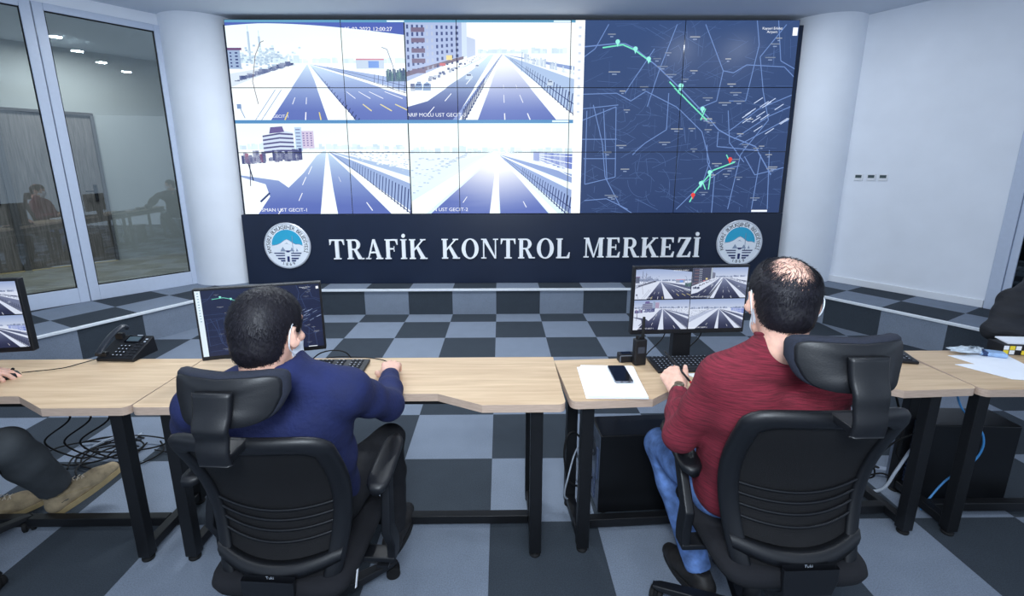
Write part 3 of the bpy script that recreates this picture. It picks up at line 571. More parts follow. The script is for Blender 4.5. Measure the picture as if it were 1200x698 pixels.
def emblem(x, z, rad, label):
    t = empty('emblem_plaque', wallpt(x, z, .002), label=label, cat='emblem', group='round municipal emblems beside the lettering'); t.rotation_euler = (-LEAN, 0, 0)
    F = Matrix.Rotation(R(90), 4, 'X')     # disc axis towards the viewer (-y)
    mb = MB(); mb.lathe([(rad, .001), (rad, .014), (rad * .965, .020), (rad * .94, .020), (rad * .935, .014), (rad * .90, .014)], 64, F, cap=False); mb.lathe([(rad * .99, .001), (rad * .9, .012)], 64, F); mb.build('rim', silver, t, smooth=False)
    mb = MB(); mb.lathe([(rad * .93, .012), (rad * .93, .0165)], 64, F); mb.build('disc', emb_white, t)
    def flat(name, polys, m, d):
        mb = MB()
        for p in polys:
            if sum(p[j][0] * p[(j + 1) % len(p)][1] - p[(j + 1) % len(p)][0] * p[j][1] for j in range(len(p))) < 0: p = p[::-1]
            n = len(p); mb.add([(a * rad, -d, b * rad) for a, b in p] + [(a * rad, -.016, b * rad) for a, b in p], [tuple(range(n)), tuple(range(2 * n - 1, n - 1, -1))] + [(i, n + i, n + (i + 1) % n, (i + 1) % n) for i in range(n)])
        return mb.build(name, m, t)
    r0 = .66; arc = [(r0 * math.cos(R(a)), .04 + r0 * math.sin(R(a))) for a in range(0, 181, 6)]
    flat('sky_field', [arc], blue_sky, .0172)
    ridge = [(-.67, .02), (-.45, .06), (-.28, .13), (-.10, .26), (.0, .30), (.12, .24), (.24, .14), (.36, .08), (.52, .08), (.66, .02), (.66, -.28), (-.66, -.28)]
    flat('mountain', [[ridge[i], ridge[i + 1], (ridge[i + 1][0], -.28), (ridge[i][0], -.28)] for i in range(9)], emb_white, .0180)
    flat('ridge_line', [[(ridge[i][0], ridge[i][1]), (ridge[i + 1][0], ridge[i + 1][1]), (ridge[i + 1][0], ridge[i + 1][1] - .022), (ridge[i][0], ridge[i][1] - .022)] for i in range(9)] + [[(-.12, .08), (.0, .14), (.02, .10), (.12, .05), (-.02, .10)]], emb_grey, .0184)
    flat('tree', [[(-.32, -.24), (-.20, -.04), (-.08, -.24)], [(.10, -.24), (.18, -.06), (.30, -.24)], [(.36, -.24), (.40, -.10), (.46, -.24)]], emb_grey, .0186)
    flat('minaret', [[(.22, -.30), (.25, -.30), (.245, .40), (.235, .46), (.225, .40)]], emb_grey, .0188)
    bars = []
    for y_, w_ in ((-.30, .60), (-.40, .54), (-.52, .46), (-.62, .34)):
        h_ = .045 if y_ > -.45 else .065
        bars += [[(-w_, y_), (-.14, y_), (-.14, y_ - h_), (-w_ + .03, y_ - h_)], [(.14, y_), (w_, y_), (w_ - .03, y_ - h_), (.14, y_ - h_)]]
    bars += [[(-.10, -.20), (.14, -.20), (.06, -.28), (-.04, -.28)], [(-.04, -.46), (.06, -.46), (.05, -.70), (-.05, -.70)]]
    flat('water_bars', bars, emb_dark, .0188)
    mb = MB(); word_ = 'KAYSERİ BÜYÜKŞEHİR BELEDİYESİ'
    for i, ch in enumerate(word_):
        if ch == ' ': continue
        a = R(202 - (202 + 22) * (i + .5) / len(word_)); V, Fc = text_mesh(ch, .225 * rad); ca, sa = math.cos(a - R(90)), math.sin(a - R(90)); rr = rad * .735
        mb.add([(rr * math.cos(a) + v[0] * ca - v[1] * sa, -.0178, rr * math.sin(a) + v[0] * sa + v[1] * ca) for v in V], Fc)
    for i, ch in enumerate('1869'):
        a = R(-90 + (i - 1.5) * 11); V, Fc = text_mesh(ch, .19 * rad); ca, sa = math.cos(a + R(90)), math.sin(a + R(90)); rr = rad * .87
        mb.add([(rr * math.cos(a) + v[0] * ca - v[1] * sa, -.0178, rr * math.sin(a) + v[0] * sa + v[1] * ca) for v in V], Fc)
    mb.build('lettering', emb_text, t)
emblem(-2.515, .752, .272, 'round blue and white mountain emblem at the left end of the lettering')
emblem(2.838, .766, .272, 'round blue and white mountain emblem at the right end of the lettering')
# ------------------------------------------------------------------ desks
def oak(name, k=1):
    m = bpy.data.materials.new(name); m.use_nodes = True; N = m.node_tree.nodes; L = m.node_tree.links; b = N['Principled BSDF']; b.inputs['Roughness'].default_value = .42; b.inputs['Specular IOR Level'].default_value = .35
    g = N.new('ShaderNodeTexCoord'); mp = N.new('ShaderNodeMapping'); mp.inputs['Scale'].default_value = (1.1, 17, 17); L.new(g.outputs['Object'], mp.inputs[0])
    t = N.new('ShaderNodeTexNoise'); t.inputs['Scale'].default_value = 2.2; t.inputs['Detail'].default_value = 7; t.inputs['Roughness'].default_value = .6; t.inputs['Distortion'].default_value = .5; L.new(mp.outputs[0], t.inputs[0])
    cr = N.new('ShaderNodeValToRGB'); L.new(t.outputs[0], cr.inputs[0])
    e = cr.color_ramp.elements; e[0].position = .28; e[0].color = rgb(*[c * k for c in (184, 154, 122)]); e[1].position = .72; e[1].color = rgb(*[c * k for c in (215, 188, 154)]); L.new(cr.outputs[0], b.inputs['Base Color']); return m
oak_top = oak('oak_laminate'); oak_edge = mat('oak_edge_band', (186, 163, 146), .5, noise=.05, nscale=40, stretch=(.5, 1, 6))
def desk(x0, x1, yf, yb, wing, diag, recess, label, rz=0, ox=0, oy=0):
    t = empty('desk', (ox, oy, 0), rz, label, 'desk', 'oak control room desks in a row')
    def rc(x, y, r_, a0, n=5): return [(x + r_ * math.cos(R(a0 + 90 * k / n)), y + r_ * math.sin(R(a0 + 90 * k / n))) for k in range(n + 1)]
    r_ = .03
    pts = rc(x0 + r_, yf + r_, r_, 180) + [(x0 + wing, yf), (x0 + wing + diag, yf + recess), (x1 - wing - diag, yf + recess), (x1 - wing, yf)] + rc(x1 - r_, yf + r_, r_, 270) + [(x1, yb - .004), (x1 - .004, yb), (x0 + .004, yb), (x0, yb - .004)]
    n = len(pts); mb = MB(); V = [(p[0], p[1], .75) for p in pts] + [(p[0], p[1], .718) for p in pts]
    mb.m = 0; mb.add(V, [tuple(range(n)), tuple(range(2 * n - 1, n - 1, -1))]); mb.m = 1; mb.add(V, [(i, n + i, n + (i + 1) % n, (i + 1) % n) for i in range(n)])
    mb.build('tabletop', [oak_top, oak_edge], t)
    for sx, xx in ((0, x0 + .085), (1, x1 - .105)):
        for yy, nm in ((yf + .085, 'front'), (yb - .035, 'rear')):
            mb = MB(); mb.box(xx - .025, xx + .025, yy - .022, yy + .022, .022, .690); lg = mb.build('leg', black_metal, t, bevel=.003)
            mb = MB(); mb.lathe([(.022, .0), (.024, .004), (.024, .010), (.008, .011), (.008, .022)], 20, Matrix.Translation((xx, yy, 0))); mb.build('levelling_foot', rubber, lg, smooth=True)
        mb = MB(); mb.box(xx - .02, xx + .02, yf + .108, yb - .058, .03, .07); mb.build('foot_rail', black_metal, t, bevel=.003)
        mb = MB(); mb.box(xx - .02, xx + .02, yf + .062, yb - .012, .691, .717); mb.build('top_rail', black_metal, t, bevel=.003)
    mb = MB(); mb.box(x0 + .106, x1 - .126, yb - .235, yb - .195, .03, .072); mb.build('stretcher', black_metal, t, bevel=.003)
    mb = MB(); mb.box(x0 + .106, x1 - .126, yf + recess + .03, yf + recess + .06, .688, .717); mb.box(x0 + .106, x1 - .126, yb - .06, yb - .03, .688, .717); mb.build('apron_rail', black_metal, t, bevel=.003)
    # metal tray hung behind the rear edge, carries the monitor stands
    mb = MB(); mb.box(x0 + .04, x1 - .04, yb + .004, yb + .20, .652, .658); mb.box(x0 + .04, x1 - .04, yb + .002, yb + .006, .658, .716); mb.build('rear_tray', black_metal, t)
    return t
desk(-3.06, -1.408, 1.625, 2.098, .32, .18, .10, 'oak topped desk at the left end of the row, beside the crossed boot')
desk(-1.402, .246, 1.628, 2.093, .32, .18, .095, 'oak topped desk in front of the man in the navy jacket')
desk(0, 1.675, 0, .405, .32, .12, .085, 'oak topped desk in front of the balding man, carrying the paper stack', math.atan2(.09, 1.66), .268, 1.648)
desk(1.945, 3.60, 1.725, 2.145, .32, .15, .10, 'oak topped desk at the right end of the row, with loose papers')

# ------------------------------------------------------------------ monitors
def monitor(x0, y0, x1, y1, zb, h, canvas, label, cs, neck=True, tray=.658):
    ang = math.atan2(y1 - y0, x1 - x0); W = math.hypot(x1 - x0, y1 - y0); cx, cy = (x0 + x1) / 2, (y0 + y1) / 2
    t = empty('monitor', (cx, cy, tray), ang, label, 'monitor', cs); z0 = zb - tray
    mb = MB(); mb.box(-W / 2, W / 2, .0, .032, z0, z0 + h); mb.box(-W * .3, W * .3, .032, .055, z0 + .05, z0 + h * .8); mb.build('case', black_pl, t, bevel=.004)
    p = picture('picture', canvas, (0, 0, 1, 1), W - .016, h - .028, scr_desk, t, .00018); p.location = (0, -.001, z0 + h / 2 + .006)
    mb = MB(); mb.box(-.045, .045, .045, .085, .012, z0 + h * .55); mb.lathe([(.04, .012), (.038, z0 + h * .3)], 24, Matrix.Translation((0, .09, 0))); mb.build('stand_neck', black_pl, t, bevel=.004)
    mb = MB(); mb.box(-.11, .11, .03, .15, .0005, .012); mb.build('stand_base', black_pl, t, bevel=.005)
    return t
c1 = Canvas(); c1.rect(0, 0, 1, 1, (30, 38, 68), 0); city_map(c1, (.045, 0, 1, 1), False)
c2 = Canvas(); c2.rect(0, 0, 1, 1, (12, 12, 18), 0)
feed(c2, (.004, .01, .497, .492), 1, False); feed(c2, (.503, .01, .996, .492), 2, False); feed(c2, (.004, .508, .497, .99), 3, False); feed(c2, (.503, .508, .996, .99), 4, False)
monitor(-1.315, 1.945, -.822, 2.085, .800, .325, c1, 'black monitor with a dark city map, in front of the man in navy', 'monitors along the rear edge of the desks')
monitor(.612, 2.105, 1.165, 2.135, .855, .330, c2, 'black monitor showing four snowy road cameras, in front of the balding man', 'monitors along the rear edge of the desks')
monitor(-2.58, 1.86, -2.035, 1.945, .853, .325, c2, 'black monitor cut by the left edge of the photo, showing blue road pictures', 'monitors along the rear edge of the desks')

# ------------------------------------------------------------------ keyboards, phone, small things on the desks
key_m = mat('key_caps', (30, 32, 38), .45, noise=.1)
legend_m = mat('key_legend', (176, 184, 196), .5)
def keyboard(loc, rz, label, tilt=2.5):
    t = empty('keyboard', loc, 0, label, 'keyboard', 'black keyboards'); t.rotation_euler = (R(tilt), 0, rz)
    mb = MB(); mb.box(-.22, .22, -.075, .075, .001, .015); mb.build('case', black_pl, t, bevel=.004)
    mk = MB(); ml = MB(); rr = random.Random(3)
    for j in range(6):
        y = -.058 + j * .0205 + (.006 if j == 5 else 0); x = -.208
        while x < .205:
            wk = .0175
            if j == 0 and -.12 < x < -.10: wk = .100
            if x + wk > .066 and x < .074: x = .078
            if x + wk > .132 and x < .138: x = .140
            if x + wk > .212: break
            mk.add([(x, y - .0085, .015), (x + wk, y - .0085, .015), (x + wk, y + .0085, .015), (x, y + .0085, .015), (x + .0025, y - .006, .0215), (x + wk - .0025, y - .006, .0215), (x + wk - .0025, y + .0065, .0215), (x + .0025, y + .0065, .0215)], [(4, 5, 6, 7), (0, 1, 5, 4), (1, 2, 6, 5), (2, 3, 7, 6), (3, 0, 4, 7)])
            if wk < .05: ml.add([(x + .005, y, .0217), (x + .010, y, .0217), (x + .010, y + .004, .0217), (x + .005, y + .004, .0217)], [(0, 1, 2, 3)])
            x += wk + .0017
    mk.build('keys', key_m, t); ml.build('key_legends', legend_m, t); return t
keyboard((-.825, 1.965, .7505), R(0), 'black keyboard on the desk beside the hand of the man in navy')
keyboard((.900, 1.985, .7515), R(3), 'black keyboard under the road camera monitor, behind the hand with the pen')
keyboard((1.705, 2.10, .7535), R(-14), 'black keyboard behind the right headrest, only its right end in view', 2.5)
# desk phone
t = empty('desk_phone', (-1.80, 2.064, .7505), R(-4), 'black desk phone with handset on the left desk, by the platform step', 'telephone')
mb = MB(); mb.add([(-.13, 0, 0), (.13, 0, 0), (.13, .18, 0), (-.13, .18, 0), (-.125, 0, .02), (.125, 0, .02), (.125, .17, .10), (-.125, .17, .10)], [(0, 3, 2, 1), (4, 5, 6, 7), (0, 1, 5, 4), (1, 2, 6, 5), (2, 3, 7, 6), (3, 0, 4, 7)]); mb.build('body', black_pl, t, bevel=.006)
sl = math.atan2(.08, .17)
def ph(mb, x0, x1, y0, y1, h0, h1): mb.box(x0, x1, y0, y1, h0, h1, Matrix.Translation((0, 0, .02)) @ Matrix.Rotation(sl, 4, 'X'))
mb = MB(); ph(mb, -.035, .07, .125, .178, .001, .006); mb.build('display_bezel', dark_gloss, t, bevel=.001)
mb = MB(); ph(mb, -.025, .06, .132, .168, .0061, .0066); mb.build('display', mat('phone_lcd', (70, 84, 92), .3), t)
mb = MB()
for i in range(3):
    for j in range(4): ph(mb, -.035 + i * .027, -.018 + i * .027, .018 + j * .024, .031 + j * .024, .0005, .005)
for i in range(2):
    for j in range(5): ph(mb, .06 + i * .028, .078 + i * .028, .02 + j * .022, .03 + j * .022, .0005, .004)
mb.build('phone_keys', key_m, t, bevel=.001)
mb = MB()
for i in range(3):
    for j in range(4): ph(mb, -.030 + i * .027, -.023 + i * .027, .022 + j * .024, .027 + j * .024, .005, .0054)
mb.m = 0; ph(mb, .012, .05, .181, .187, .001, .0016); ph(mb, .095, .11, .15, .158, .001, .0016); ph(mb, .095, .11, .13, .138, .001, .0016); mb.build('key_legends', legend_m, t)
hs = catmull([(-.092, -.01, .05), (-.092, .02, .078), (-.092, .09, .125), (-.092, .165, .150), (-.092, .195, .135)], 6)
mb = MB(); P_ = []
for p in hs: P_.append([(p.x + .024 * math.cos(a), p.y + .012 * math.sin(a) * .5, p.z + .013 * math.sin(a)) for a in [2 * math.pi * k / 12 for k in range(12)]])
mb.grid(P_, True); mb.f += [tuple(range(12))[::-1], tuple(len(mb.v) - 12 + k for k in range(12))]; mb.mi += [0, 0]; mb.build('handset', mat('handset_grey', (40, 44, 52), .35), t, smooth=True)
for q_ in ((.012, .035, .015, .05), (.135, .16, .06, .12)): mb = MB(); mb.box(-.12, -.066, *q_); mb.build('cradle', black_pl, t, bevel=.004)
t.scale = (.72, .82, .82)
# paper stack with the mobile phone on it
t = empty('paper_stack', (.462, 1.812, .7505), R(-4), 'stack of white papers on the oak desk, under the mobile phone', 'papers')
rr = random.Random(2)
for k in range(5):
    mb = MB(); dx, dy, a = rr.uniform(-.004, .004), rr.uniform(-.004, .004), rr.uniform(-.02, .02)
    if k == 0: dx, a = -.012, .035
    mb.box(-.115, .115, -.148, .148, k * .0026 + .0001, k * .0026 + .0024, Matrix.Translation((dx, dy, 0)) @ Matrix.Rotation(a, 4, 'Z')); mb.build('sheets', paper_m, t)
ink = mat('grey_print', (186, 192, 204), .8)
mb = MB()
for k in range(20): mb.box(-.09, -.09 + rr.uniform(.05, .17), .12 - k * .012, .1212 - k * .012, .01285, .01295)
mb.build('printed_lines', ink, t)
t = empty('mobile_phone', (.506, 1.858, .7648), R(-1), 'black mobile phone lying on the white paper stack', 'mobile phone')
mb = MB(); mb.prism([(sx * .038 + .007 * math.cos(R(a)) * 1 - sx * .007, sy * .080 + .007 * math.sin(R(a)) - sy * .007) for sx, sy, a0 in ((1, 1, 0), (-1, 1, 90), (-1, -1, 180), (1, -1, 270)) for a in (a0, a0 + 30, a0 + 60, a0 + 90)], 0, .008); mb.build('case', mat('phone_rim', (130, 134, 142), .25, metal=.7), t, bevel=.0015)
mb = MB(); mb.prism([(sx * .036 + .006 * math.cos(R(a)) - sx * .006, sy * .078 + .006 * math.sin(R(a)) - sy * .006) for sx, sy, a0 in ((1, 1, 0), (-1, 1, 90), (-1, -1, 180), (1, -1, 270)) for a in (a0, a0 + 30, a0 + 60, a0 + 90)], .0081, .0088); mb.build('glass_face', dark_gloss, t)
mb = MB(); mb.box(-.016, -.006, -.0806, -.0801, .002, .006); mb.box(.004, .008, -.0806, -.0801, .003, .005); mb.box(.014, .026, -.0806, -.0801, .002, .006); mb.build('port', dark_gloss, t)
# two-way radio and its charger
t = empty('handheld_radio', (.628, 2.000, .7505), R(8), 'black handheld radio standing on the desk between charger and keyboard', 'radio')
mb = MB(); mb.box(-.028, .028, -.018, .018, 0, .124); mb.build('body', black_pl, t, bevel=.006)
mb = MB(); mb.box(-.022, .022, .019, .026, .02, .10); mb.box(-.010, .010, .026, .034, .06, .105); mb.build('belt_clip', black_pl, t, bevel=.002)
mb = MB(); mb.tube([(.012, 0, .12), (.012, 0, .14), (.012, 0, .225)], [.0085, .0075, .006], 12); mb.build('antenna', rubber, t, smooth=True)
mb = MB(); mb.lathe([(.007, .1235), (.007, .138)], 16, Matrix.Translation((-.014, 0, 0))); mb.lathe([(.005, .1235), (.005, .132)], 16, Matrix.Translation((.0, 0, 0))); mb.build('control_knob', rubber, t)
mb = MB(); mb.box(-.016, .016, -.0196, -.0182, .06, .09); mb.build('speaker_grille', mat('dark_grey', (52, 56, 66), .6), t)
t = empty('radio_charger', (.578, 2.036, .7505), R(4), 'small black charger box beside the handheld radio at the desk edge', 'charger')
mb = MB(); mb.box(-.036, .036, -.018, .024, 0, .040); mb.build('body', black_pl, t, bevel=.004)
mb = MB(); mb.box(-.034, -.031, -.0196, -.0182, .004, .036); mb.box(.031, .034, -.0196, -.0182, .004, .036); mb.box(-.034, .034, -.0196, -.0182, .033, .036); mb.build('front_frame', mat('mid_grey', (120, 126, 138), .4), t)
mb = MB(); mb.box(-.022, .022, -.01, .016, .0402, .0410); mb.build('charging_slot', dark_gloss, t)
# pieces of paper
def sheet(pts, z, label, name='paper_sheet', th=.0008):
    cx = sum(p[0] for p in pts) / len(pts); cy = sum(p[1] for p in pts) / len(pts)
    mb = MB(); mb.prism([(p[0] - cx, p[1] - cy) for p in pts], 0, th); o = mb.build(name, paper_m, loc=(cx, cy, z)); return tag(o, label, 'paper', 'loose white papers on the desks')
sheet([(.80, 1.895), (.86, 1.80), (.985, 1.80), (.96, 1.90)], .7506, 'white paper slip beside the keyboard, partly hidden by the red sweater')
sheet([(1.36, 1.775), (1.58, 1.765), (1.625, 1.80), (1.60, 1.83), (1.38, 1.90)], .7507, 'white paper sheet on the desk beside the right headrest')
sheet([(2.13, 2.08), (2.42, 2.10), (2.37, 1.93), (2.20, 1.945), (2.165, 1.962)], .7507, 'white sheet lying on the right end desk, just in front of the patterned box')
sheet([(2.06, 1.97), (2.11, 1.975), (2.46, 1.94), (2.42, 1.76), (2.155, 1.815)], .7520, 'white sheet nearest the front edge of the right end desk', th=.002)
# patterned box with papers on it
t = empty('patterned_box', (2.50, 2.10, .7518), R(-8), 'black box with white and yellow squares on the right end desk', 'box')
mb = MB(); mb.box(-.10, .20, -.028, .06, 0, .048); mb.build('box_body', mat('box_black', (22, 22, 26), .5), t, bevel=.002)
for col, nm, cells in (((240, 242, 246), 'white_square', ((0, 1), (2, 1), (1, 0), (4, 0), (5, 1), (7, 0))), ((240, 214, 60), 'yellow_square', ((0, 0), (1, 1), (3, 0), (6, 1), (8, 0)))):
    mb = MB()
    for i, j in cells: mb.box(-.098 + i * .026, -.076 + i * .026, -.0292, -.0284, .003 + j * .022, .023 + j * .022)
    mb.build(nm, mat('paint_' + nm, col, .5), t)
sheet([(2.43, 2.10), (2.72, 2.06), (2.74, 2.17), (2.46, 2.19)], .8002, 'thin white booklet lying on the patterned box, cut by the right edge', th=.006)
# crumpled clear bag with a blue print
rr = random.Random(5); mb = MB(); P_ = []
for j in range(9):
    ring_ = []
    for i in range(20):
        a = 2 * math.pi * i / 20; k = math.sin(math.pi * (j + .3) / 9.3); q = 1 + rr.uniform(-.22, .22); ring_.append((.075 * k * q * math.cos(a) + .02 * math.sin(j), .035 * k * q * math.sin(a), .001 + .034 * (j / 8) ** .8 * (1 + rr.uniform(-.15, .15))))
    P_.append(ring_)
mb.grid(P_, True); mb.f.append(tuple(range(20))[::-1]); mb.mi.append(0); o = mb.build('plastic_bag', mat('crumpled_plastic', (186, 196, 206), .3, noise=.15, nscale=40, bump=.6, bscale=40), loc=(2.245, 2.10, .7505)); tag(o, 'crumpled clear plastic bag at the rear edge of the right end desk', 'bag')
t = empty('tissue_pack', (2.335, 2.075, .7518), R(-25), 'small pale blue tissue pack between the plastic bag and the patterned box', 'tissues')
mb = MB(); mb.box(-.05, .05, -.028, .028, 0, .022); mb.build('wrapper', mat('pale_blue_wrap', (150, 178, 214), .35, noise=.1), t, bevel=.008)
mb = MB(); mb.box(-.046, -.02, -.0285, .0285, -.0, .0226); mb.build('dark_label', mat('navy_wrap', (40, 60, 100), .4), t, bevel=.006)

# ------------------------------------------------------------------ mice, pen
def mouse(loc, rz, label):
    mb = MB(); P_ = []
    for j in range(9):
        f = j / 8; y = -.052 + .104 * f; w_ = .031 * math.sqrt(max(.02, 1 - (2 * f - 1) ** 4)) * (1 - .1 * math.cos(f * 6)); h = .034 * math.sqrt(max(.01, 1 - (2 * f - .9) ** 2 * .8)) ; P_.append([(w_ * math.cos(R(a)), y, .001 + h * max(0, math.sin(R(a))) ** .7) for a in range(0, 181, 15)])
    mb.grid(P_); n = 13; mb.f += [tuple(range(n)), tuple(range(8 * n, 9 * n))[::-1], tuple([j * n for j in range(9)] + [j * n + n - 1 for j in range(8, -1, -1)])]; mb.mi += [0, 0, 0]
    t = empty('computer_mouse', loc, rz, label, 'mouse', 'black computer mice'); mb.build('shell', black_pl, t, smooth=True)
    mb = MB(); mb.tube([(-.003, .03, .034), (.003, .03, .034)], .006, 12); mb.build('wheel', rubber, t); return t
mouse((-.486, 1.90, .7505), R(-6), 'black mouse under the hand of the man in the navy jacket')
mouse((-2.135, 1.895, .7505), R(-60), 'black mouse under the hand at the left edge of the photo')
def cable(pts, r_, label, m=None, group=None, name='cable'):
    p0 = Vector(pts[0]); mb = MB(); mb.tube([p - p0 for p in catmull(pts, 8)], r_, 8); return tag(mb.build(name, m or rubber, smooth=True, loc=p0), label, 'cable', group)
cable([(-2.09, 1.925, .762), (-1.97, 1.98, .757), (-1.93, 2.04, .756), (-1.88, 2.09, .758), (-1.86, 2.15, .72), (-1.86, 2.18, .664)], .0022, 'thin black mouse cable trailing over the rear edge of the left desk')
cable([(-.48, 1.957, .765), (-.50, 2.0, .758), (-.56, 2.06, .7555), (-.66, 2.085, .757), (-.78, 2.09, .758), (-.85, 2.12, .73), (-.85, 2.15, .664)], .0022, 'thin black mouse cable running behind the keyboard of the man in navy')
cable([(-.88, 2.03, .762), (-.84, 2.06, .79), (-.78, 2.08, .795), (-.73, 2.10, .77), (-.71, 2.13, .70), (-.71, 2.15, .664)], .003, 'black cable arching behind the keyboard of the man in navy')
cable([(.83, 2.22, .86), (.80, 2.20, .80), (.74, 2.19, .74), (.70, 2.18, .70), (.66, 2.20, .664)], .003, 'black cable hanging left of the road camera monitor stand')
cable([(.98, 2.23, .88), (1.0, 2.22, .82), (.96, 2.22, .76), (.90, 2.21, .72), (.88, 2.20, .69)], .0035, 'black cable hanging right of the road camera monitor stand')
t = empty('pen', (.686, 1.668, .878), 0, 'dark pen with red end held in the left hand of the balding man', 'pen')
mb = MB(); a, b = Vector((-.035, .09, .035)), Vector((.022, -.045, -.035)); mb.tube([a, a + (b - a) * .05, b], [.0015, .0038, .004], 12); mb.build('barrel', black_pl, t, smooth=True)
mb = MB(); mb.tube([b, b + (b - a) * .06], [.0045, .004], 12); mb.build('pen_cap', mat('red_plastic', (186, 40, 40), .4), t, smooth=True)

# ------------------------------------------------------------------ computers and cables under the desks
def tower(x, y, rz, label):
    t = empty('computer_tower', (x, y, 0), rz, label, 'computer', 'black computer towers on the floor under the desks')
    mb = MB(); mb.box(-.0, .44, -.09, .09, .012, .42); mb.build('case', mat('computer_black', (16, 17, 20), .38, noise=.06, nscale=10, bump=.02), t, bevel=.005)
    mb = MB(); mb.box(-.003, .0, -.085, .085, .02, .412); o = mb.build('rear_plate', mat('rear_metal', (112, 122, 138), .35, metal=.6, noise=.1), t)
    mb = MB()
    for k in range(6): mb.box(-.008, -.003, -.03, .045, .05 + k * .022, .064 + k * .022)
    mb.box(-.010, -.003, -.07, -.045, .18, .34); mb.build('connector', mat('port_blue', (74, 86, 112), .5), t)
    mb = MB(); mb.lathe([(.05, 0), (.05, .004)], 24, Matrix.Translation((-.0035, .03, .30)) @ Matrix.Rotation(R(-90), 4, 'Y')); mb.build('fan_grille', mat('rear_dark', (50, 54, 62), .5), t)
    for xx in (.03, .40):
        for yy in (-.07, .07): mb = MB(); mb.lathe([(.012, 0), (.012, .012)], 12, Matrix.Translation((xx, yy, 0))); mb.build('case_foot', rubber, t)
    return t
tower(.455, 2.035, R(3), 'black computer tower under the desk with the paper stack')
tower(2.05, 2.11, R(-3), 'black computer tower under the desks at the right, with a blue cable')
gc = 'cables hanging below the desks'
cable([(.44, 2.02, .30), (.36, 1.98, .34), (.31, 1.93, .22), (.30, 1.95, .10), (.36, 2.02, .03), (.42, 2.06, .03)], .004, 'pale grey cable looping beside the left tower near the desk legs', mat('grey_cable', (170, 178, 190), .5), gc)
cable([(.445, 2.06, .22), (.36, 1.99, .40), (.31, 1.96, .42), (.29, 1.94, .33), (.32, 1.95, .18), (.40, 2.0, .12), (.446, 2.04, .14)], .005, 'thick black cable looped around the leg next to the left tower', None, gc)
cable([(.445, 2.04, .28), (.38, 2.0, .30), (.36, 2.03, .15), (.40, 2.08, .06), (.42, 2.1, .008)], .004, 'pale cable drooping close behind the left tower', mat('grey_cable', (170, 178, 190), .5), gc)
for i, (x0_, x1_) in enumerate(((.53, .47), (.66, .50), (.69, .60), (.74, .79))):
    cable([(x0_, 2.0, .714), (x0_ - .01 * i, 2.0, .66), (x1_, 2.05, .58), (x1_ - .02, 2.14, .46 if i < 3 else .55), (x1_ - .01, 2.20, .432 if i < 3 else .5)], (.003, .006, .003, .005)[i], ('thin black cable hanging furthest left above the left tower', 'thick black cable slanting down above the left tower', 'thin black cable in the middle above the left tower', 'black cable dropping beside the blue jeans')[i], None, gc)
cable([(1.80, 2.0, .70), (1.86, 2.0, .55), (1.93, 2.02, .40), (1.95, 2.05, .25), (2.02, 2.08, .20)], .005, 'black cable dropping to the back of the right tower', None, gc)
cable([(2.04, 2.05, .26), (1.97, 2.0, .30), (1.90, 1.98, .20), (1.86, 2.0, .08), (1.80, 2.1, .02), (1.74, 2.2, .012)], .007, 'thick pale cable looping out of the right tower', mat('grey_cable', (170, 178, 190), .5), gc)
cable([(2.04, 2.07, .34), (1.95, 1.98, .40), (1.88, 2.0, .34), (1.84, 2.04, .22), (1.90, 2.1, .08), (1.84, 2.2, .012)], .004, 'thin black cable tangled left of the right tower', None, gc)
cable([(2.04, 2.12, .20), (1.94, 2.02, .14), (1.86, 2.02, .16), (1.80, 2.12, .06), (1.72, 2.25, .012)], .004, 'black cable lying toward the floor left of the right tower', None, gc)
cable([(2.06, 1.96, .70), (2.10, 1.94, .56), (2.21, 1.92, .43), (2.22, 1.93, .30), (2.13, 1.96, .16), (2.05, 1.95, .05), (2.03, 1.95, .008)], .0045, 'bright blue network cable curving across the right tower', mat('blue_cable', (70, 140, 200), .4), gc)
t = empty('power_strip', (1.98, 2.26, 0.0005), R(70), 'pale power strip standing in the cable tangle left of the right tower', 'power strip')
mb = MB(); mb.box(-.02, .02, -.16, .16, 0, .04); mb.build('strip_body', mat('strip_grey', (150, 160, 178), .5), t, bevel=.005)
mb = MB()
for k in range(5): mb.lathe([(.014, .0402), (.014, .0412)], 16, Matrix.Translation((0, -.12 + k * .06, 0)))
mb.build('socket', rubber, t)
# cable heap on the floor under the left desk
for i in range(7):
    rr = random.Random(20 + i); cx_, cy_ = -2.33 + rr.uniform(-.14, .14), 2.42 + rr.uniform(-.08, .10); rx, ry = rr.uniform(.12, .26), rr.uniform(.08, .16); a0 = rr.uniform(0, 6)
    pts = [(cx_ + rx * math.cos(a0 + k * .7), cy_ + ry * math.sin(a0 + k * .7), .006 + .012 * (i % 4) + .004 * k % .02) for k in range(9 if i < 5 else 6)]
    cable(pts, .0045, 'black cables coiled in a loose heap on the carpet behind the boot', None, 'cable heap on the carpet under the left desk')
cable([(-2.42, 2.50, .03), (-2.34, 2.57, .05), (-2.27, 2.60, .02), (-2.26, 2.68, .012)], .006, 'short pale grey cable on top of the black cable heap', mat('grey_cable', (170, 178, 190), .5))
for i, (x_, xb) in enumerate(((-2.10, -2.36), (-2.02, -2.26), (-1.95, -2.18))):
    cable([(x_ - .05, 2.0, .712), (x_, 2.02, .62), (x_ + .02 * i, 2.1, .45), (xb, 2.2, .25), (xb + .02, 2.35, .06), (xb, 2.48, .03)], .0045, ('leftmost black cable hanging below the left desk recess', 'middle black cable hanging below the left desk recess', 'right black cable hanging below the left desk by the wing')[i], None, 'cables dropping to the heap under the left desk')
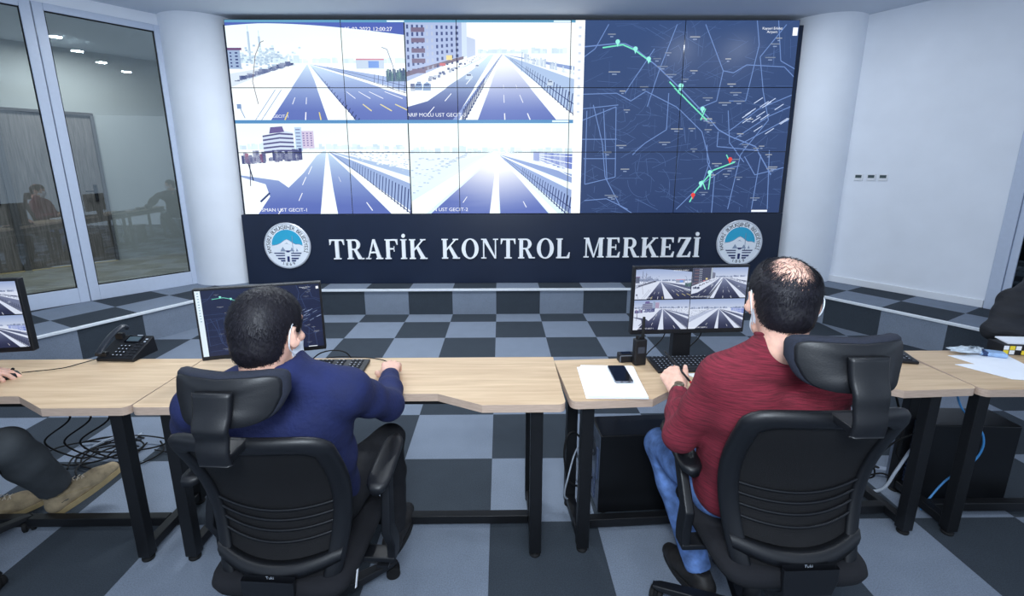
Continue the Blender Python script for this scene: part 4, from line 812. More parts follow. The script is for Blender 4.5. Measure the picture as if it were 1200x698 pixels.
cable([(-2.05, 2.50, .012), (-1.75, 2.42, .02), (-1.40, 2.36, .05), (-1.36, 2.2, .30), (-1.36, 2.06, .60), (-1.36, 2.02, .70)], .004, 'black cable rising from the heap to the left desk joint', None, 'cables dropping to the heap under the left desk')
# ------------------------------------------------------------------ mesh office chairs
mesh_fab = mat('chair_mesh', (12, 12, 16), .7, noise=.25, nscale=300, bump=.5, bscale=700)
pad_m = mat('chair_pad_fabric', (30, 34, 47), .85, noise=.1, nscale=200, bump=.2, bscale=600)
shell_m = mat('chair_shell', (14, 16, 21), .46, noise=.05, nscale=40, bump=.06, bscale=300, spec=.5)
def chair(loc, rz, lift, hl, label, arm=.285, base_rot=53, arm_lift=0, full=True, rec=.2, arm_y=-.15):
    t = empty('office_chair', loc, rz, label, 'chair', 'black mesh office chairs'); S = .455 + lift
    def W(z): f = (z + .08) / .58; return .37 + .105 * math.sin(math.pi * .5 * min(1, max(0, f * 1.35))) - .02 * max(0, f - .75)
    def BS(u, z, off=0):      # back surface: z from 0 (bottom) to .50
        y = -.215 - rec * z + .075 * math.sin(math.pi * max(0, min(1, (z + .05) / .5))) + .05 * u * u
        return (u * W(z) / 2, y - off, S + .03 + z + .012 * (1 - u * u) * 0)
    # frame ribbon round the edge
    loop = [];
    for k in range(41):       # up the right side, over the top, down the left side
        f = k / 40
        if f < .38: loop.append((1, -.105 + .575 * f / .38))
        elif f > .62: loop.append((-1, -.105 + .575 * (1 - f) / .38))
        else: q = (f - .38) / .24; loop.append((1 - 2 * q, .47 + .03 * math.sin(math.pi * q) ** .35))
    loop += [(-1 + 2 * k / 12, -.105) for k in range(1, 12)]
    n = len(loop); rows = []
    cs = [(-.0, -.004), (.0, .024), (.5, .030), (1, .022), (1.0, -.004), (.5, -.010)]
    for u, z in loop:
        inner = .056
        w2 = W(z) / 2; r_ = []
        for a, off in cs:
            uu = u - (inner * a / w2) * (1 if u > .985 else -1 if u < -.985 else u * .75); zz = z - (inner * a if z > .46 else (-inner * a if z < -.10 else 0)); r_.append(BS(uu, zz, off))
        rows.append(r_)
    rows.append(rows[0]); mb = MB(); mb.grid(rows, True); mb.build('back_frame', shell_m, t, smooth=True, sub=1)
    mb = MB(); G = [[BS(-.9 + 1.8 * i / 14, -.08 + .55 * j / 14, .004) for i in range(15)] for j in range(15)]; mb.grid(G); mb.build('back_mesh', mesh_fab, t, smooth=True, solid=.006)
    for k, z in enumerate((.205, .170, .135, .098)):
        mb = MB(); mb.tube([BS(-.86 + 1.72 * i / 16, z - .026 * (1 - (-1 + i / 8) ** 2) + .01, .014) for i in range(17)], .0042, 8); mb.build('back_rib', shell_m, t, smooth=True)
    mb = MB(); rws = []
    for i in range(17):
        u = -.95 + 1.9 * i / 16; z = .036 - .034 * (1 - u * u); rws.append([BS(u, z + dz, off) for dz, off in ((-.022, .008), (-.020, .030), (.0, .036), (.018, .030), (.022, .008))])
    mb.grid(rws, True); lb = mb.build('lumbar_bar', shell_m, t, smooth=True)
    V, F = text_mesh('Tuki', .014); p = BS(0, -.004, .0375); mb = MB(); mb.add([(v[0], p[1] + 0, p[2] + v[1] - .003) for v in V], F); mb.build('maker_mark', legend_m, lb)
    mb = MB(); yb_ = BS(0, .5, 0)[1]; mb.box(-.035, .035, yb_ - .088, yb_ - .01, S + .505, S + .527); mb.build('headrest_bracket', shell_m, t, bevel=.004)
    # headrest
    hz = S + .03 + .50 + .135 + hl
    yt = BS(0, .5, 0)[1]; hy = yt - .012 - rec * .12
    st = [(0, yt - .088, S + .505), (0, yt - .092, S + .54), (0, yt - .086, S + .575), (0, hy - .062, hz - .055), (0, hy - .046, hz - .02), (0, hy - .036, hz + .03)]
    st = catmull(st, 4); mb = MB(); rws = [[(sx * (.044 + .012 * max(0, i / (len(st) - 1) - .3)), p.y + dy, p.z) for sx, dy in ((-1, -.0), (-.8, -.010), (.8, -.010), (1, 0), (.8, .008), (-.8, .008))] for i, p in enumerate(st)]
    mb.grid(rws, True); mb.f += [tuple(range(6)), tuple(len(mb.v) - 6 + k for k in range(6))]; mb.mi += [0, 0]; mb.build('headrest_stem', shell_m, t, smooth=True)
    def HR(u, v, off): # u,v in -1..1
        w_ = .150 - .030 * max(0, -v); return (u * w_, hy + .055 * u * u - .012 * v * v + .018 * v - off, hz + .064 * v)
    def superell(a): c_, s_ = math.cos(a), math.sin(a); return (math.copysign(abs(c_) ** .30, c_), math.copysign(abs(s_) ** .34, s_))
    mb = MB(); rws = []
    for k, (sc, off) in enumerate(((.02, -.026), (.5, -.026), (.85, -.022), (.97, -.008), (1.0, .006), (.97, .018), (.90, .022), (.4, .020), (.02, .020))): rws.append([HR(sc * superell(2 * math.pi * i / 40)[0], sc * superell(2 * math.pi * i / 40)[1], off) for i in range(40)])
    mb.grid(rws, True); mb.build('headrest_pad', pad_m, t, smooth=True)
    mb = MB(); rws = []
    for k, (sc, off) in enumerate(((.93, .012), (.93, .026), (.90, .029), (.4, .030), (.02, .030))): rws.append([HR(sc * superell(2 * math.pi * i / 40)[0], sc * superell(2 * math.pi * i / 40)[1] * .97 - .04, off) for i in range(40)])
    mb.grid(rws, True); mb.build('headrest_shell', shell_m, t, smooth=True)
    # seat
    mb = MB(); rws = []
    for sc, z in ((.02, .0), (.9, .0), (.98, -.012), (1, -.03), (.97, -.05), (.02, -.05)): rws.append([(.225 * sc * superell(2 * math.pi * i / 48)[0], .0 + .235 * sc * superell(2 * math.pi * i / 48)[1], S + z - (.02 if superell(2 * math.pi * i / 48)[1] > .8 else 0) * sc) for i in range(48)])
    mb.grid(rws, True); mb.build('seat', mat('seat_fabric', (17, 18, 24), .9, noise=.1, nscale=200, bump=.2, bscale=600), t, smooth=True)
    mb = MB(); mb.box(-.17, .17, -.18, .16, S - .085, S - .052); mb.box(-.08, .08, -.2, .08, S - .125, S - .086); mb.build('seat_mechanism', shell_m, t, bevel=.01)
    mb = MB(); rws = []
    for y, z, w_ in ((-.10, S - .11, .07), (-.19, S - .10, .08), (-.235, S - .06, .07), (-.238, S - .01, .08), (-.236, S + .03, .08)): rws.append([(-w_, y - .012, z), (w_, y - .012, z), (w_, y + .006, z + .004), (-w_, y + .006, z + .004)])
    mb.grid(rws, True); mb.build('back_support', shell_m, t, bevel=.006)
    if full:
        mb = MB(); mb.tube([(.19, -.02, S - .10), (.27, -.02, S - .11)], .005); mb.box(.25, .29, -.035, -.005, S - .115, S - .105); mb.build('height_lever', shell_m, t)
    mb = MB(); mb.lathe([(.028, .10), (.028, .26), (.014, .262), (.014, S - .12)], 24); mb.build('gas_column', black_metal, t, smooth=True)
    mb = MB(); mb.lathe([(.05, .075), (.055, .09), (.045, .12), (.03, .125)], 24); hub = mb.build('base_hub', shell_m, t, smooth=True)
    for k in range(5):
        a = R(base_rot + 72 * k) - rz; M = Matrix.Rotation(a, 4, 'Z'); mb = MB(); rws = []
        for x, wz, zt, zb in ((.03, .032, .112, .075), (.12, .028, .105, .072), (.22, .024, .092, .066), (.30, .022, .080, .062), (.325, .015, .072, .064)): rws.append([tuple(M @ Vector(q)) for q in ((x, -wz, zb), (x, wz, zb), (x, wz * .8, zt), (x, -wz * .8, zt))])
        mb.grid(rws, True); mb.f += [(0, 1, 2, 3), tuple(len(mb.v) - 4 + q for q in (3, 2, 1, 0))]; mb.mi += [0, 0]; lg = mb.build('base_leg', shell_m, t, bevel=.004)
        rr = random.Random(k); b = rr.uniform(0, 6); M2 = Matrix.Translation(M @ Vector((.31, 0, 0))) @ Matrix.Rotation(b, 4, 'Z'); mb = MB()
        for sx in (-.014, .014): mb.lathe([(.022, -.009), (.0275, -.006), (.0275, .006), (.022, .009)], 24, M2 @ Matrix.Translation((sx, 0, .0278)) @ Matrix.Rotation(R(90), 4, 'Y'))
        mb.box(-.005, .005, -.02, .02, .02, .055, M2); mb.lathe([(.008, .05), (.008, .068)], 12, M2); mb.build('caster', rubber, lg)
    for sx in (-1, 1):
        zA = S + .19 + arm_lift; mb = MB(); P_ = []
        for j in range(13):
            f = j / 12; y = arm_y + .30 * f; w_ = (.040 - .006 * f) * (1 - abs(2 * f - 1) ** 8 * .6); cx_ = sx * arm - sx * .02 * f; P_.append([(cx_ + w_ * math.cos(a), y, zA + (.013 if math.sin(a) > 0 else .018) * math.copysign(abs(math.sin(a)) ** .5, math.sin(a)) + .006 * math.sin(f * 3.1)) for a in [2 * math.pi * k / 16 for k in range(16)]])
        mb.grid(P_, True); mb.f += [tuple(range(16))[::-1], tuple(12 * 16 + k for k in range(16))]; mb.mi += [0, 0]; ar = mb.build('armrest_pad', shell_m, t, smooth=True)
        mb = MB(); rws = []
        mb.box(*sorted((sx * .12, sx * (arm + .012))), -.03, .03, S - .098, S - .078); mb.build('armrest_bracket', shell_m, t, bevel=.004); mb = MB()
        for p, w_, d_ in (((sx * arm, .0, S - .0775), .03, .014), ((sx * (arm + .0), .0, S - .03), .028, .016), ((sx * arm, arm_y * .3, S + .05), .028, .016), ((sx * (arm - .005), arm_y + .13, zA - .015), .024, .014)):
            rws.append([(p[0] - d_, p[1] - w_, p[2]), (p[0] + d_, p[1] - w_, p[2]), (p[0] + d_, p[1] + w_, p[2]), (p[0] - d_, p[1] + w_, p[2])])
        mb.grid(rws, True); mb.build('armrest_post', shell_m, t, bevel=.006)
    return t
chL = chair((-.675, 1.40, 0), R(-4), -.045, -.010, 'black mesh office chair with headrest, holding the man in the navy jacket', arm=.30, base_rot=42, rec=.14, arm_y=-.13, arm_lift=.07)
mb = MB(); mb.box(0, .0012, -.006, .006, -.025, .025); mb.build('care_label', white_m, chL, loc=(.242, -.18, .40), rot=(R(-28), 0, 0))
chR = chair((.868, 1.345, 0), R(1.5), .032, .0, 'black mesh office chair with headrest, holding the balding man in red', arm=.262, base_rot=9, rec=.07, arm_y=-.04, arm_lift=.012)
ch0 = chair((-2.31, 1.60, 0), R(-10), 0, 0, 'black office chair at the left edge, only casters in view', base_rot=-7)

# ------------------------------------------------------------------ people: surfaces grown from smooth-blended volumes
class Vol:
    def __init__(s, lo, hi, h):
        s.lo = np.array(lo, float); s.h = h; s.n = np.ceil((np.array(hi) - s.lo) / h).astype(int) + 1
        s.D = np.full(s.n, .15, np.float32); s.ax = [s.lo[i] + h * np.arange(s.n[i]) for i in range(3)]
    def sub(s, lo, hi):
        i0 = np.maximum(0, np.floor((np.array(lo) - s.lo) / s.h).astype(int)); i1 = np.minimum(s.n, np.ceil((np.array(hi) - s.lo) / s.h).astype(int) + 1)
        if np.any(i1 <= i0): return None
        sl = tuple(slice(a, b) for a, b in zip(i0, i1)); X = np.meshgrid(*[s.ax[i][sl[i]] for i in range(3)], indexing='ij'); return sl, X
    def blend(s, sl, d, k, mode):
        a = s.D[sl]; d = d.astype(np.float32)
        if mode == 'add':
            if k <= 0: s.D[sl] = np.minimum(a, d)
            else: h_ = np.clip(.5 + .5 * (a - d) / k, 0, 1); s.D[sl] = a + (d - a) * h_ - k * h_ * (1 - h_)
        else:
            d = -d; h_ = np.clip(.5 - .5 * (a - d) / max(k, 1e-5), 0, 1); s.D[sl] = a + (d - a) * h_ + k * h_ * (1 - h_)
        return s
    def cone(s, a, b, ra, rb, k=.02, mode='add', flat=None):
        a, b = np.array(a, float), np.array(b, float); m = max(ra, rb) + k + .03; r_ = s.sub(np.minimum(a, b) - m, np.maximum(a, b) + m)
        if r_ is None: return s
        sl, (X, Y, Z) = r_; d = b - a; L2 = max(1e-9, d @ d); t = np.clip(((X - a[0]) * d[0] + (Y - a[1]) * d[1] + (Z - a[2]) * d[2]) / L2, 0, 1)
        D = np.sqrt((X - a[0] - t * d[0]) ** 2 + (Y - a[1] - t * d[1]) ** 2 + (Z - a[2] - t * d[2]) ** 2) - (ra + (rb - ra) * t); return s.blend(sl, D, k, mode)
    def ell(s, c, r, k=.02, mode='add', M=None):
        c = np.array(c, float); r = np.array(r, float); m = r.max() + k + .03; q = s.sub(c - m, c + m)
        if q is None: return s
        sl, (X, Y, Z) = q; P = [X - c[0], Y - c[1], Z - c[2]]
        if M is not None: P = [sum(M[j][i] * P[j] for j in range(3)) for i in range(3)]
        k0 = np.sqrt(sum((P[i] / r[i]) ** 2 for i in range(3))); k1 = np.sqrt(sum((P[i] / r[i] ** 2) ** 2 for i in range(3))) + 1e-9; return s.blend(sl, k0 * (k0 - 1) / k1, k, mode)
    def chain(s, pts, rs, k=.02):
        for i in range(len(pts) - 1): s.cone(pts[i], pts[i + 1], rs[i], rs[i + 1], k)
        return s
    def plane(s, p, n):   # cut away the side n points to
        n = np.array(n, float); n /= np.linalg.norm(n); X = np.meshgrid(*s.ax, indexing='ij', sparse=True); s.D = np.maximum(s.D, ((X[0] - p[0]) * n[0] + (X[1] - p[1]) * n[1] + (X[2] - p[2]) * n[2])).astype(np.float32); return s
    def cut_near(s, p, n, rad):  # same, but only near p
        n = np.array(n, float); n /= np.linalg.norm(n); p = np.array(p, float); q = s.sub(p - rad, p + rad)
        if q is None: return s
        sl, (X, Y, Z) = q; pl = (X - p[0]) * n[0] + (Y - p[1]) * n[1] + (Z - p[2]) * n[2]; di = np.sqrt((X - p[0]) ** 2 + (Y - p[1]) ** 2 + (Z - p[2]) ** 2) - rad * .95
        s.D[sl] = np.maximum(s.D[sl], np.minimum(pl, -di)).astype(np.float32); return s
    def folds(s, amp, f=26, seed=0, stretch=(1, 1, 1)):
        r_ = np.random.default_rng(seed); X, Y, Z = np.meshgrid(*s.ax, indexing='ij', sparse=True); o = 0
        for i in range(5):
            d = r_.normal(size=3) * np.array(stretch); d /= np.linalg.norm(d); d2 = r_.normal(size=3); d2 /= np.linalg.norm(d2); ff = f * (.6 + .35 * i)
            o = o + np.sin((X * d[0] + Y * d[1] + Z * d[2]) * ff + 1.7 * np.sin((X * d2[0] + Y * d2[1] + Z * d2[2]) * ff * .45 + i) + i) / (1 + .5 * i)
        s.D = (s.D + amp * (o / 2.2)).astype(np.float32); return s
    def mesh(s):
        D = s.D; D = D.copy(); D[0] = D[-1] = .1; D[:, 0] = D[:, -1] = .1; D[:, :, 0] = D[:, :, -1] = .1
        neg = D < 0; nx, ny, nz = D.shape; cnt = np.zeros((nx - 1, ny - 1, nz - 1), np.float32); acc = np.zeros((nx - 1, ny - 1, nz - 1, 3), np.float32); quads = []
        edges = []
        for ax in range(3):
            sl0 = [slice(None)] * 3; sl1 = [slice(None)] * 3; sl0[ax] = slice(0, -1); sl1[ax] = slice(1, None); a = D[tuple(sl0)]; b = D[tuple(sl1)]; cr = neg[tuple(sl0)] != neg[tuple(sl1)]
            idx = np.argwhere(cr); t = a[cr] / (a[cr] - b[cr]); pos = idx.astype(np.float32); pos[:, ax] += t; edges.append((ax, idx, pos, neg[tuple(sl0)][cr]))
            o1, o2 = [i for i in range(3) if i != ax]
            for d1 in (0, -1):
                for d2 in (0, -1):
                    c = idx.copy(); c[:, o1] += d1; c[:, o2] += d2; np.add.at(acc, (c[:, 0], c[:, 1], c[:, 2]), pos); np.add.at(cnt, (c[:, 0], c[:, 1], c[:, 2]), 1)
        m = cnt > 0; ids = np.full(cnt.shape, -1, np.int64); ids[m] = np.arange(m.sum()); V = acc[m] / cnt[m][:, None] * s.h + s.lo
        F = []
        for ax, idx, pos, inside in edges:
            o1, o2 = [(ax + 1) % 3, (ax + 2) % 3]; q = []
            for d1, d2 in ((0, 0), (-1, 0), (-1, -1), (0, -1)):
                c = idx.copy(); c[:, o1] += d1; c[:, o2] += d2; q.append(ids[c[:, 0], c[:, 1], c[:, 2]])
            q = np.stack(q, 1); q[~inside] = q[~inside][:, ::-1]; F.append(q)
        F = np.concatenate(F); return V, F
def mesh_obj(name, parts, mats, parent, smooth_it=1):
    V = []; F = []; o = 0; mi = []
    for k, (v, f, m_) in enumerate(parts): V.append(v); F.append(f + o); o += len(v); mi += [m_] * len(f)
    V = np.concatenate(V); F = np.concatenate(F); me = bpy.data.meshes.new(name); me.from_pydata(V.tolist(), [], F.tolist()); me.update()
    for m in mats: me.materials.append(m)
    me.polygons.foreach_set('material_index', mi); me.polygons.foreach_set('use_smooth', [True] * len(F)); ob = bpy.data.objects.new(name, me); COL.objects.link(ob); ob.parent = parent
    if smooth_it: q = ob.modifiers.new('s', 'SMOOTH'); q.factor = .5; q.iterations = smooth_it
    return ob
def xf(V, M): M = np.array(M); return V @ M[:3, :3].T + M[:3, 3]
def frame(pos, fwd, up):   # y = fwd, z = up
    y = Vector(fwd).normalized(); x = y.cross(Vector(up)).normalized(); z = x.cross(y); M = Matrix((x, y, z)).transposed().to_4x4(); M.translation = Vector(pos); return M
def hand_mesh(side, curls, thumb=(.5, .35), spread=1.0, h=.0023):
    """wrist at the origin, fingers along +y, back of the hand +z, thumb on side (+1 = +x)"""
    v = Vol((-.075, -.045, -.10), (.075, .21, .05), h); K = []
    base = [(.030, .082, .012), (.010, .088, .013), (-.011, .084, .012), (-.030, .075, .010)]
    v.cone((0, -.04, 0), (0, .0, 0), .027, .026, .01)
    for i, (x, y, r_) in enumerate(base): v.cone((x * .55 * side, .005, 0), (x * side, y, .002), .018, r_, .014)
    v.cone((.016 * side, .02, -.008), (.030 * side, .045, -.010), .016, .013, .012)
    Ls = [(.042, .026, .021), (.047, .030, .022), (.043, .028, .021), (.034, .021, .019)]
    for i, (x, y, r_) in enumerate(base):
        p = np.array([x * side, y, .001]); a = 0; sp = (x * .30 * spread) * side * 3; rr = (.0095, .0088, .0080, .0070)
        for j in range(3):
            a += curls[i][j]; d = np.array([math.sin(R(sp * 30)) * math.cos(R(a)), math.cos(R(sp * 30)) * math.cos(R(a)), -math.sin(R(a))]); q = p + d * Ls[i][j]; k_ = .93 if i == 3 else 1; v.cone(p, q, rr[j] * k_, rr[j + 1] * k_, .004); p = q
    p = np.array([.026 * side, .022, -.010]); a1, a2 = thumb
    d = np.array([side * math.cos(a1) * .8, math.sin(a1) + .35, -.45]); d /= np.linalg.norm(d); q = p + d * .042; v.cone(p, q, .0145, .0115, .010)
    d2 = np.array([side * math.cos(a2) * .35, .9, -a2 * .9]); d2 /= np.linalg.norm(d2); q2 = q + d2 * .030; v.cone(q, q2, .0110, .0098, .004); v.cone(q2, q2 + d2 * .022 + np.array([0, 0, -.003]), .0098, .0080, .004)
    return v.mesh()
def head_mesh(h=.0036):
    v = Vol((-.11, -.14, -.22), (.11, .14, .15), h)
    v.ell((0, -.014, .032), (.0765, .098, .090), .02); v.ell((0, .022, -.030), (.060, .070, .088), .03); v.cone((-.035, .045, -.085), (.035, .045, -.085), .026, .026, .03); v.ell((0, .068, -.098), (.024, .022, .018), .015)
    v.ell((0, -.035, -.03), (.062, .07, .06), .03)
    v.cone((0, .088, .018), (0, .108, -.018), .007, .012, .010); v.ell((-.011, .098, -.024), (.008, .010, .008), .006); v.ell((.011, .098, -.024), (.008, .010, .008), .006)
    v.cone((-.04, .078, .034), (.04, .078, .034), .010, .010, .012)
    for s_ in (-1, 1):
        v.ell((s_ * .031, .090, .014), (.016, .014, .011), .008, 'sub'); v.ell((s_ * .031, .078, .014), (.0125, .0125, .0115), .002)
        v.ell((s_ * .048, .062, -.020), (.018, .018, .015), .015)
        E = Matrix.Rotation(s_ * R(-30), 3, 'Z') @ Matrix.Rotation(R(10), 3, 'X'); v.ell((s_ * .088, -.014, -.004), (.0085, .019, .032), .006, 'add', E); v.ell((s_ * .095, -.006, .002), (.006, .010, .018), .004, 'sub', E); v.ell((s_ * .081, -.002, -.032), (.006, .009, .010), .004)
    v.cone((-.018, .092, -.058), (.018, .092, -.058), .006, .006, .006); v.cone((-.014, .091, -.069), (.014, .091, -.069), .0065, .0065, .004)
    v.cone((0, -.028, -.05), (0, -.036, -.125), .055, .056, .03)
    return v.mesh()
HEADV, HEADF = head_mesh()
skin_m = mat('skin', (222, 176, 156), .5, noise=.05, nscale=60, bump=.08, bscale=300)
skin_m.node_tree.nodes['Principled BSDF'].inputs['Subsurface Weight'].default_value = .12; skin_m.node_tree.nodes['Principled BSDF'].inputs['Subsurface Radius'].default_value = (.01, .004, .002)
hair_m = mat('black_hair', (22, 20, 26), .5, noise=.3, nscale=120, spec=.35)
strand_m = mat('hair_strand', (25, 24, 31), .5, noise=.35, nscale=200, spec=.3)
mask_m = mat('mask_fabric', (226, 232, 240), .8, noise=.02, nscale=100, bump=.1, bscale=200)
def zline(y, prof): return np.interp(y, [p[0] for p in prof], [p[1] for p in prof])
PROF = [(-.13, -.078), (-.06, -.082), (-.045, -.07), (-.036, -.02), (-.030, .022), (.012, .030), (.022, .0), (.032, .0), (.040, .05), (.06, .066), (.12, .070)]
SC = np.array((0, -.014, .032))
def hair(parent, M, prof, infl, bald=None, n=9000, crown=(.012, -.35, .94), seed=1, slen=.022, lift_=.003, strand=None):
    v = Vol((-.11, -.14, -.12), (.11, .14, .15), .0032); r0 = np.array((.0765, .098, .090)) + infl
    v.ell(SC, r0, 0); v.ell((0, -.035, -.03), (.062 + infl, .07 + infl, .058 + infl), .02)
    X, Y, Z = np.meshgrid(*v.ax, indexing='ij'); v.D = np.maximum(v.D, (np.interp(Y, [p[0] for p in prof], [p[1] for p in prof]) - Z)).astype(np.float32)
    if bald:
        bc = np.array(bald[0], float); bc /= np.linalg.norm(bc); P = np.stack([X - SC[0], Y - SC[1], Z - SC[2]], -1); c = (P @ bc) / (np.linalg.norm(P, axis=-1) + 1e-9); v.D = np.maximum(v.D, (c - math.cos(R(bald[1]))) * .10).astype(np.float32)
    v.folds(.0011, 300, seed); V, F = v.mesh(); mesh_obj('hair', [(xf(V, M), F, 0)], [hair_m], parent, 1)
    r_ = np.random.default_rng(seed); cw = np.array(crown, float); cw /= np.linalg.norm(cw); VV = []; FF = []; cnt = 0
    D_ = r_.normal(size=(n * 3, 3)); D_ /= np.linalg.norm(D_, axis=1)[:, None]
    for p in V[r_.integers(0, len(V), n)]:      # the closed part, rooted on the hair surface
        p = p + r_.normal(size=3) * .0015; d = (p - SC) / r0; nn = d / r0; nn /= np.linalg.norm(nn); dn = d / np.linalg.norm(d)
        if dn[2] < -.2 and p[1] > -.03: continue
        t = -(cw - dn * (dn @ cw)) + np.cross(dn, cw) * .35 + r_.normal(size=3) * .22; t -= nn * (t @ nn); tn = np.linalg.norm(t)
        if tn < 1e-3: continue
        t /= tn; L = slen * r_.uniform(.5, 1.1) * (.5 if p[2] < -.04 else 1); sd = np.cross(t, nn) * .0006; q1 = p + t * L * .5 + nn * .0022; q2 = p + t * L - nn * (L * L * 3.5) + nn * .002 * r_.random(); o = len(VV); VV += [p - sd, p + sd, q1 + sd, q1 - sd, q2]; FF += [(o, o + 1, o + 2, o + 3), (o + 3, o + 2, o + 4)]
    n = n // 3 if bald else 0
    for d in D_:
        if cnt >= n: break
        p = SC + d * r0 / np.linalg.norm(d) if False else SC + r0 * d
        if p[2] < zline(p[1], prof) + r_.normal() * .003 - .001: continue
        inf2 = 0
        if bald:
            ang = math.degrees(math.acos(np.clip((d / np.linalg.norm(d)) @ bc, -1, 1)))
            if ang < bald[1] and r_.random() > max(.06, (ang / bald[1]) ** 3.2): continue
            if ang < bald[1] - 3: inf2 = -infl + .001
        if bald and ang > bald[1] + 3: continue
        rr_ = r0 + inf2; p = SC + rr_ * d; nn = d / rr_; nn /= np.linalg.norm(nn); t = d - cw * (d @ cw); t = -(cw - d * (d @ cw)); sw = np.cross(d, cw) * .35; t = t + sw + r_.normal(size=3) * .28; t -= nn * (t @ nn); tn = np.linalg.norm(t); 
        if tn < 1e-3: continue
        t /= tn; L = slen * r_.uniform(.6, 1.25); sd = np.cross(t, nn) * .0006
        q1 = p + t * L * .5 + nn * lift_; q2 = p + t * L; dd = (q2 - SC) / rr_; q2 = SC + rr_ * dd / np.linalg.norm(dd) + nn * lift_ * r_.uniform(-.3, 1.1)
        o = len(VV); p = p - nn * .001; VV += [p - sd, p + sd, q1 + sd, q1 - sd, q2]; FF += [(o, o + 1, o + 2, o + 3), (o + 3, o + 2, o + 4)]; cnt += 1
    VV = xf(np.array(VV), M); me = bpy.data.meshes.new('hair_strands'); me.from_pydata(VV.tolist(), [], FF); me.materials.append(strand or strand_m); o = bpy.data.objects.new('hair_strands', me); COL.objects.link(o); o.parent = parent; return o
def mask(parent, M):
    v = Vol((-.10, -.02, -.15), (.10, .15, .05), .003); v.ell((0, .030, -.040), (.064, .082, .090), .02); v.cone((0, .095, .0), (0, .112, -.03), .012, .018, .02); v.cone((-.03, .06, -.085), (.03, .06, -.085), .030, .030, .02)
    X, Y, Z = np.meshgrid(*v.ax, indexing='ij', sparse=True); outer = v.D.copy(); v.D = np.maximum(np.maximum(outer, -(outer + .004)), np.maximum(.006 - Y, np.maximum(Z - .012 + .25 * (.10 - Y) * 0, -.125 - Z))).astype(np.float32)
    v.D = np.maximum(v.D, (.006 + .45 * np.abs(Z + .045) - Y)).astype(np.float32); V, F = v.mesh(); ob = mesh_obj('face_mask', [(xf(V, M), F, 0)], [mask_m], parent, 1)
    for s_ in (-1, 1):
        mb = MB(); pts = catmull([(s_ * .060, .050, -.012), (s_ * .074, .024, .014), (s_ * .084, -.010, .034), (s_ * .092, -.036, .010), (s_ * .086, -.030, -.030), (s_ * .070, .012, -.060), (s_ * .058, .045, -.084)], 6)
        mb.tube([M @ p for p in pts], .0018, 6); mb.build('ear_loop', mask_m, parent, smooth=True)
    return ob
def lerp(a, b, t): return tuple(a[i] + (b[i] - a[i]) * t for i in range(3))
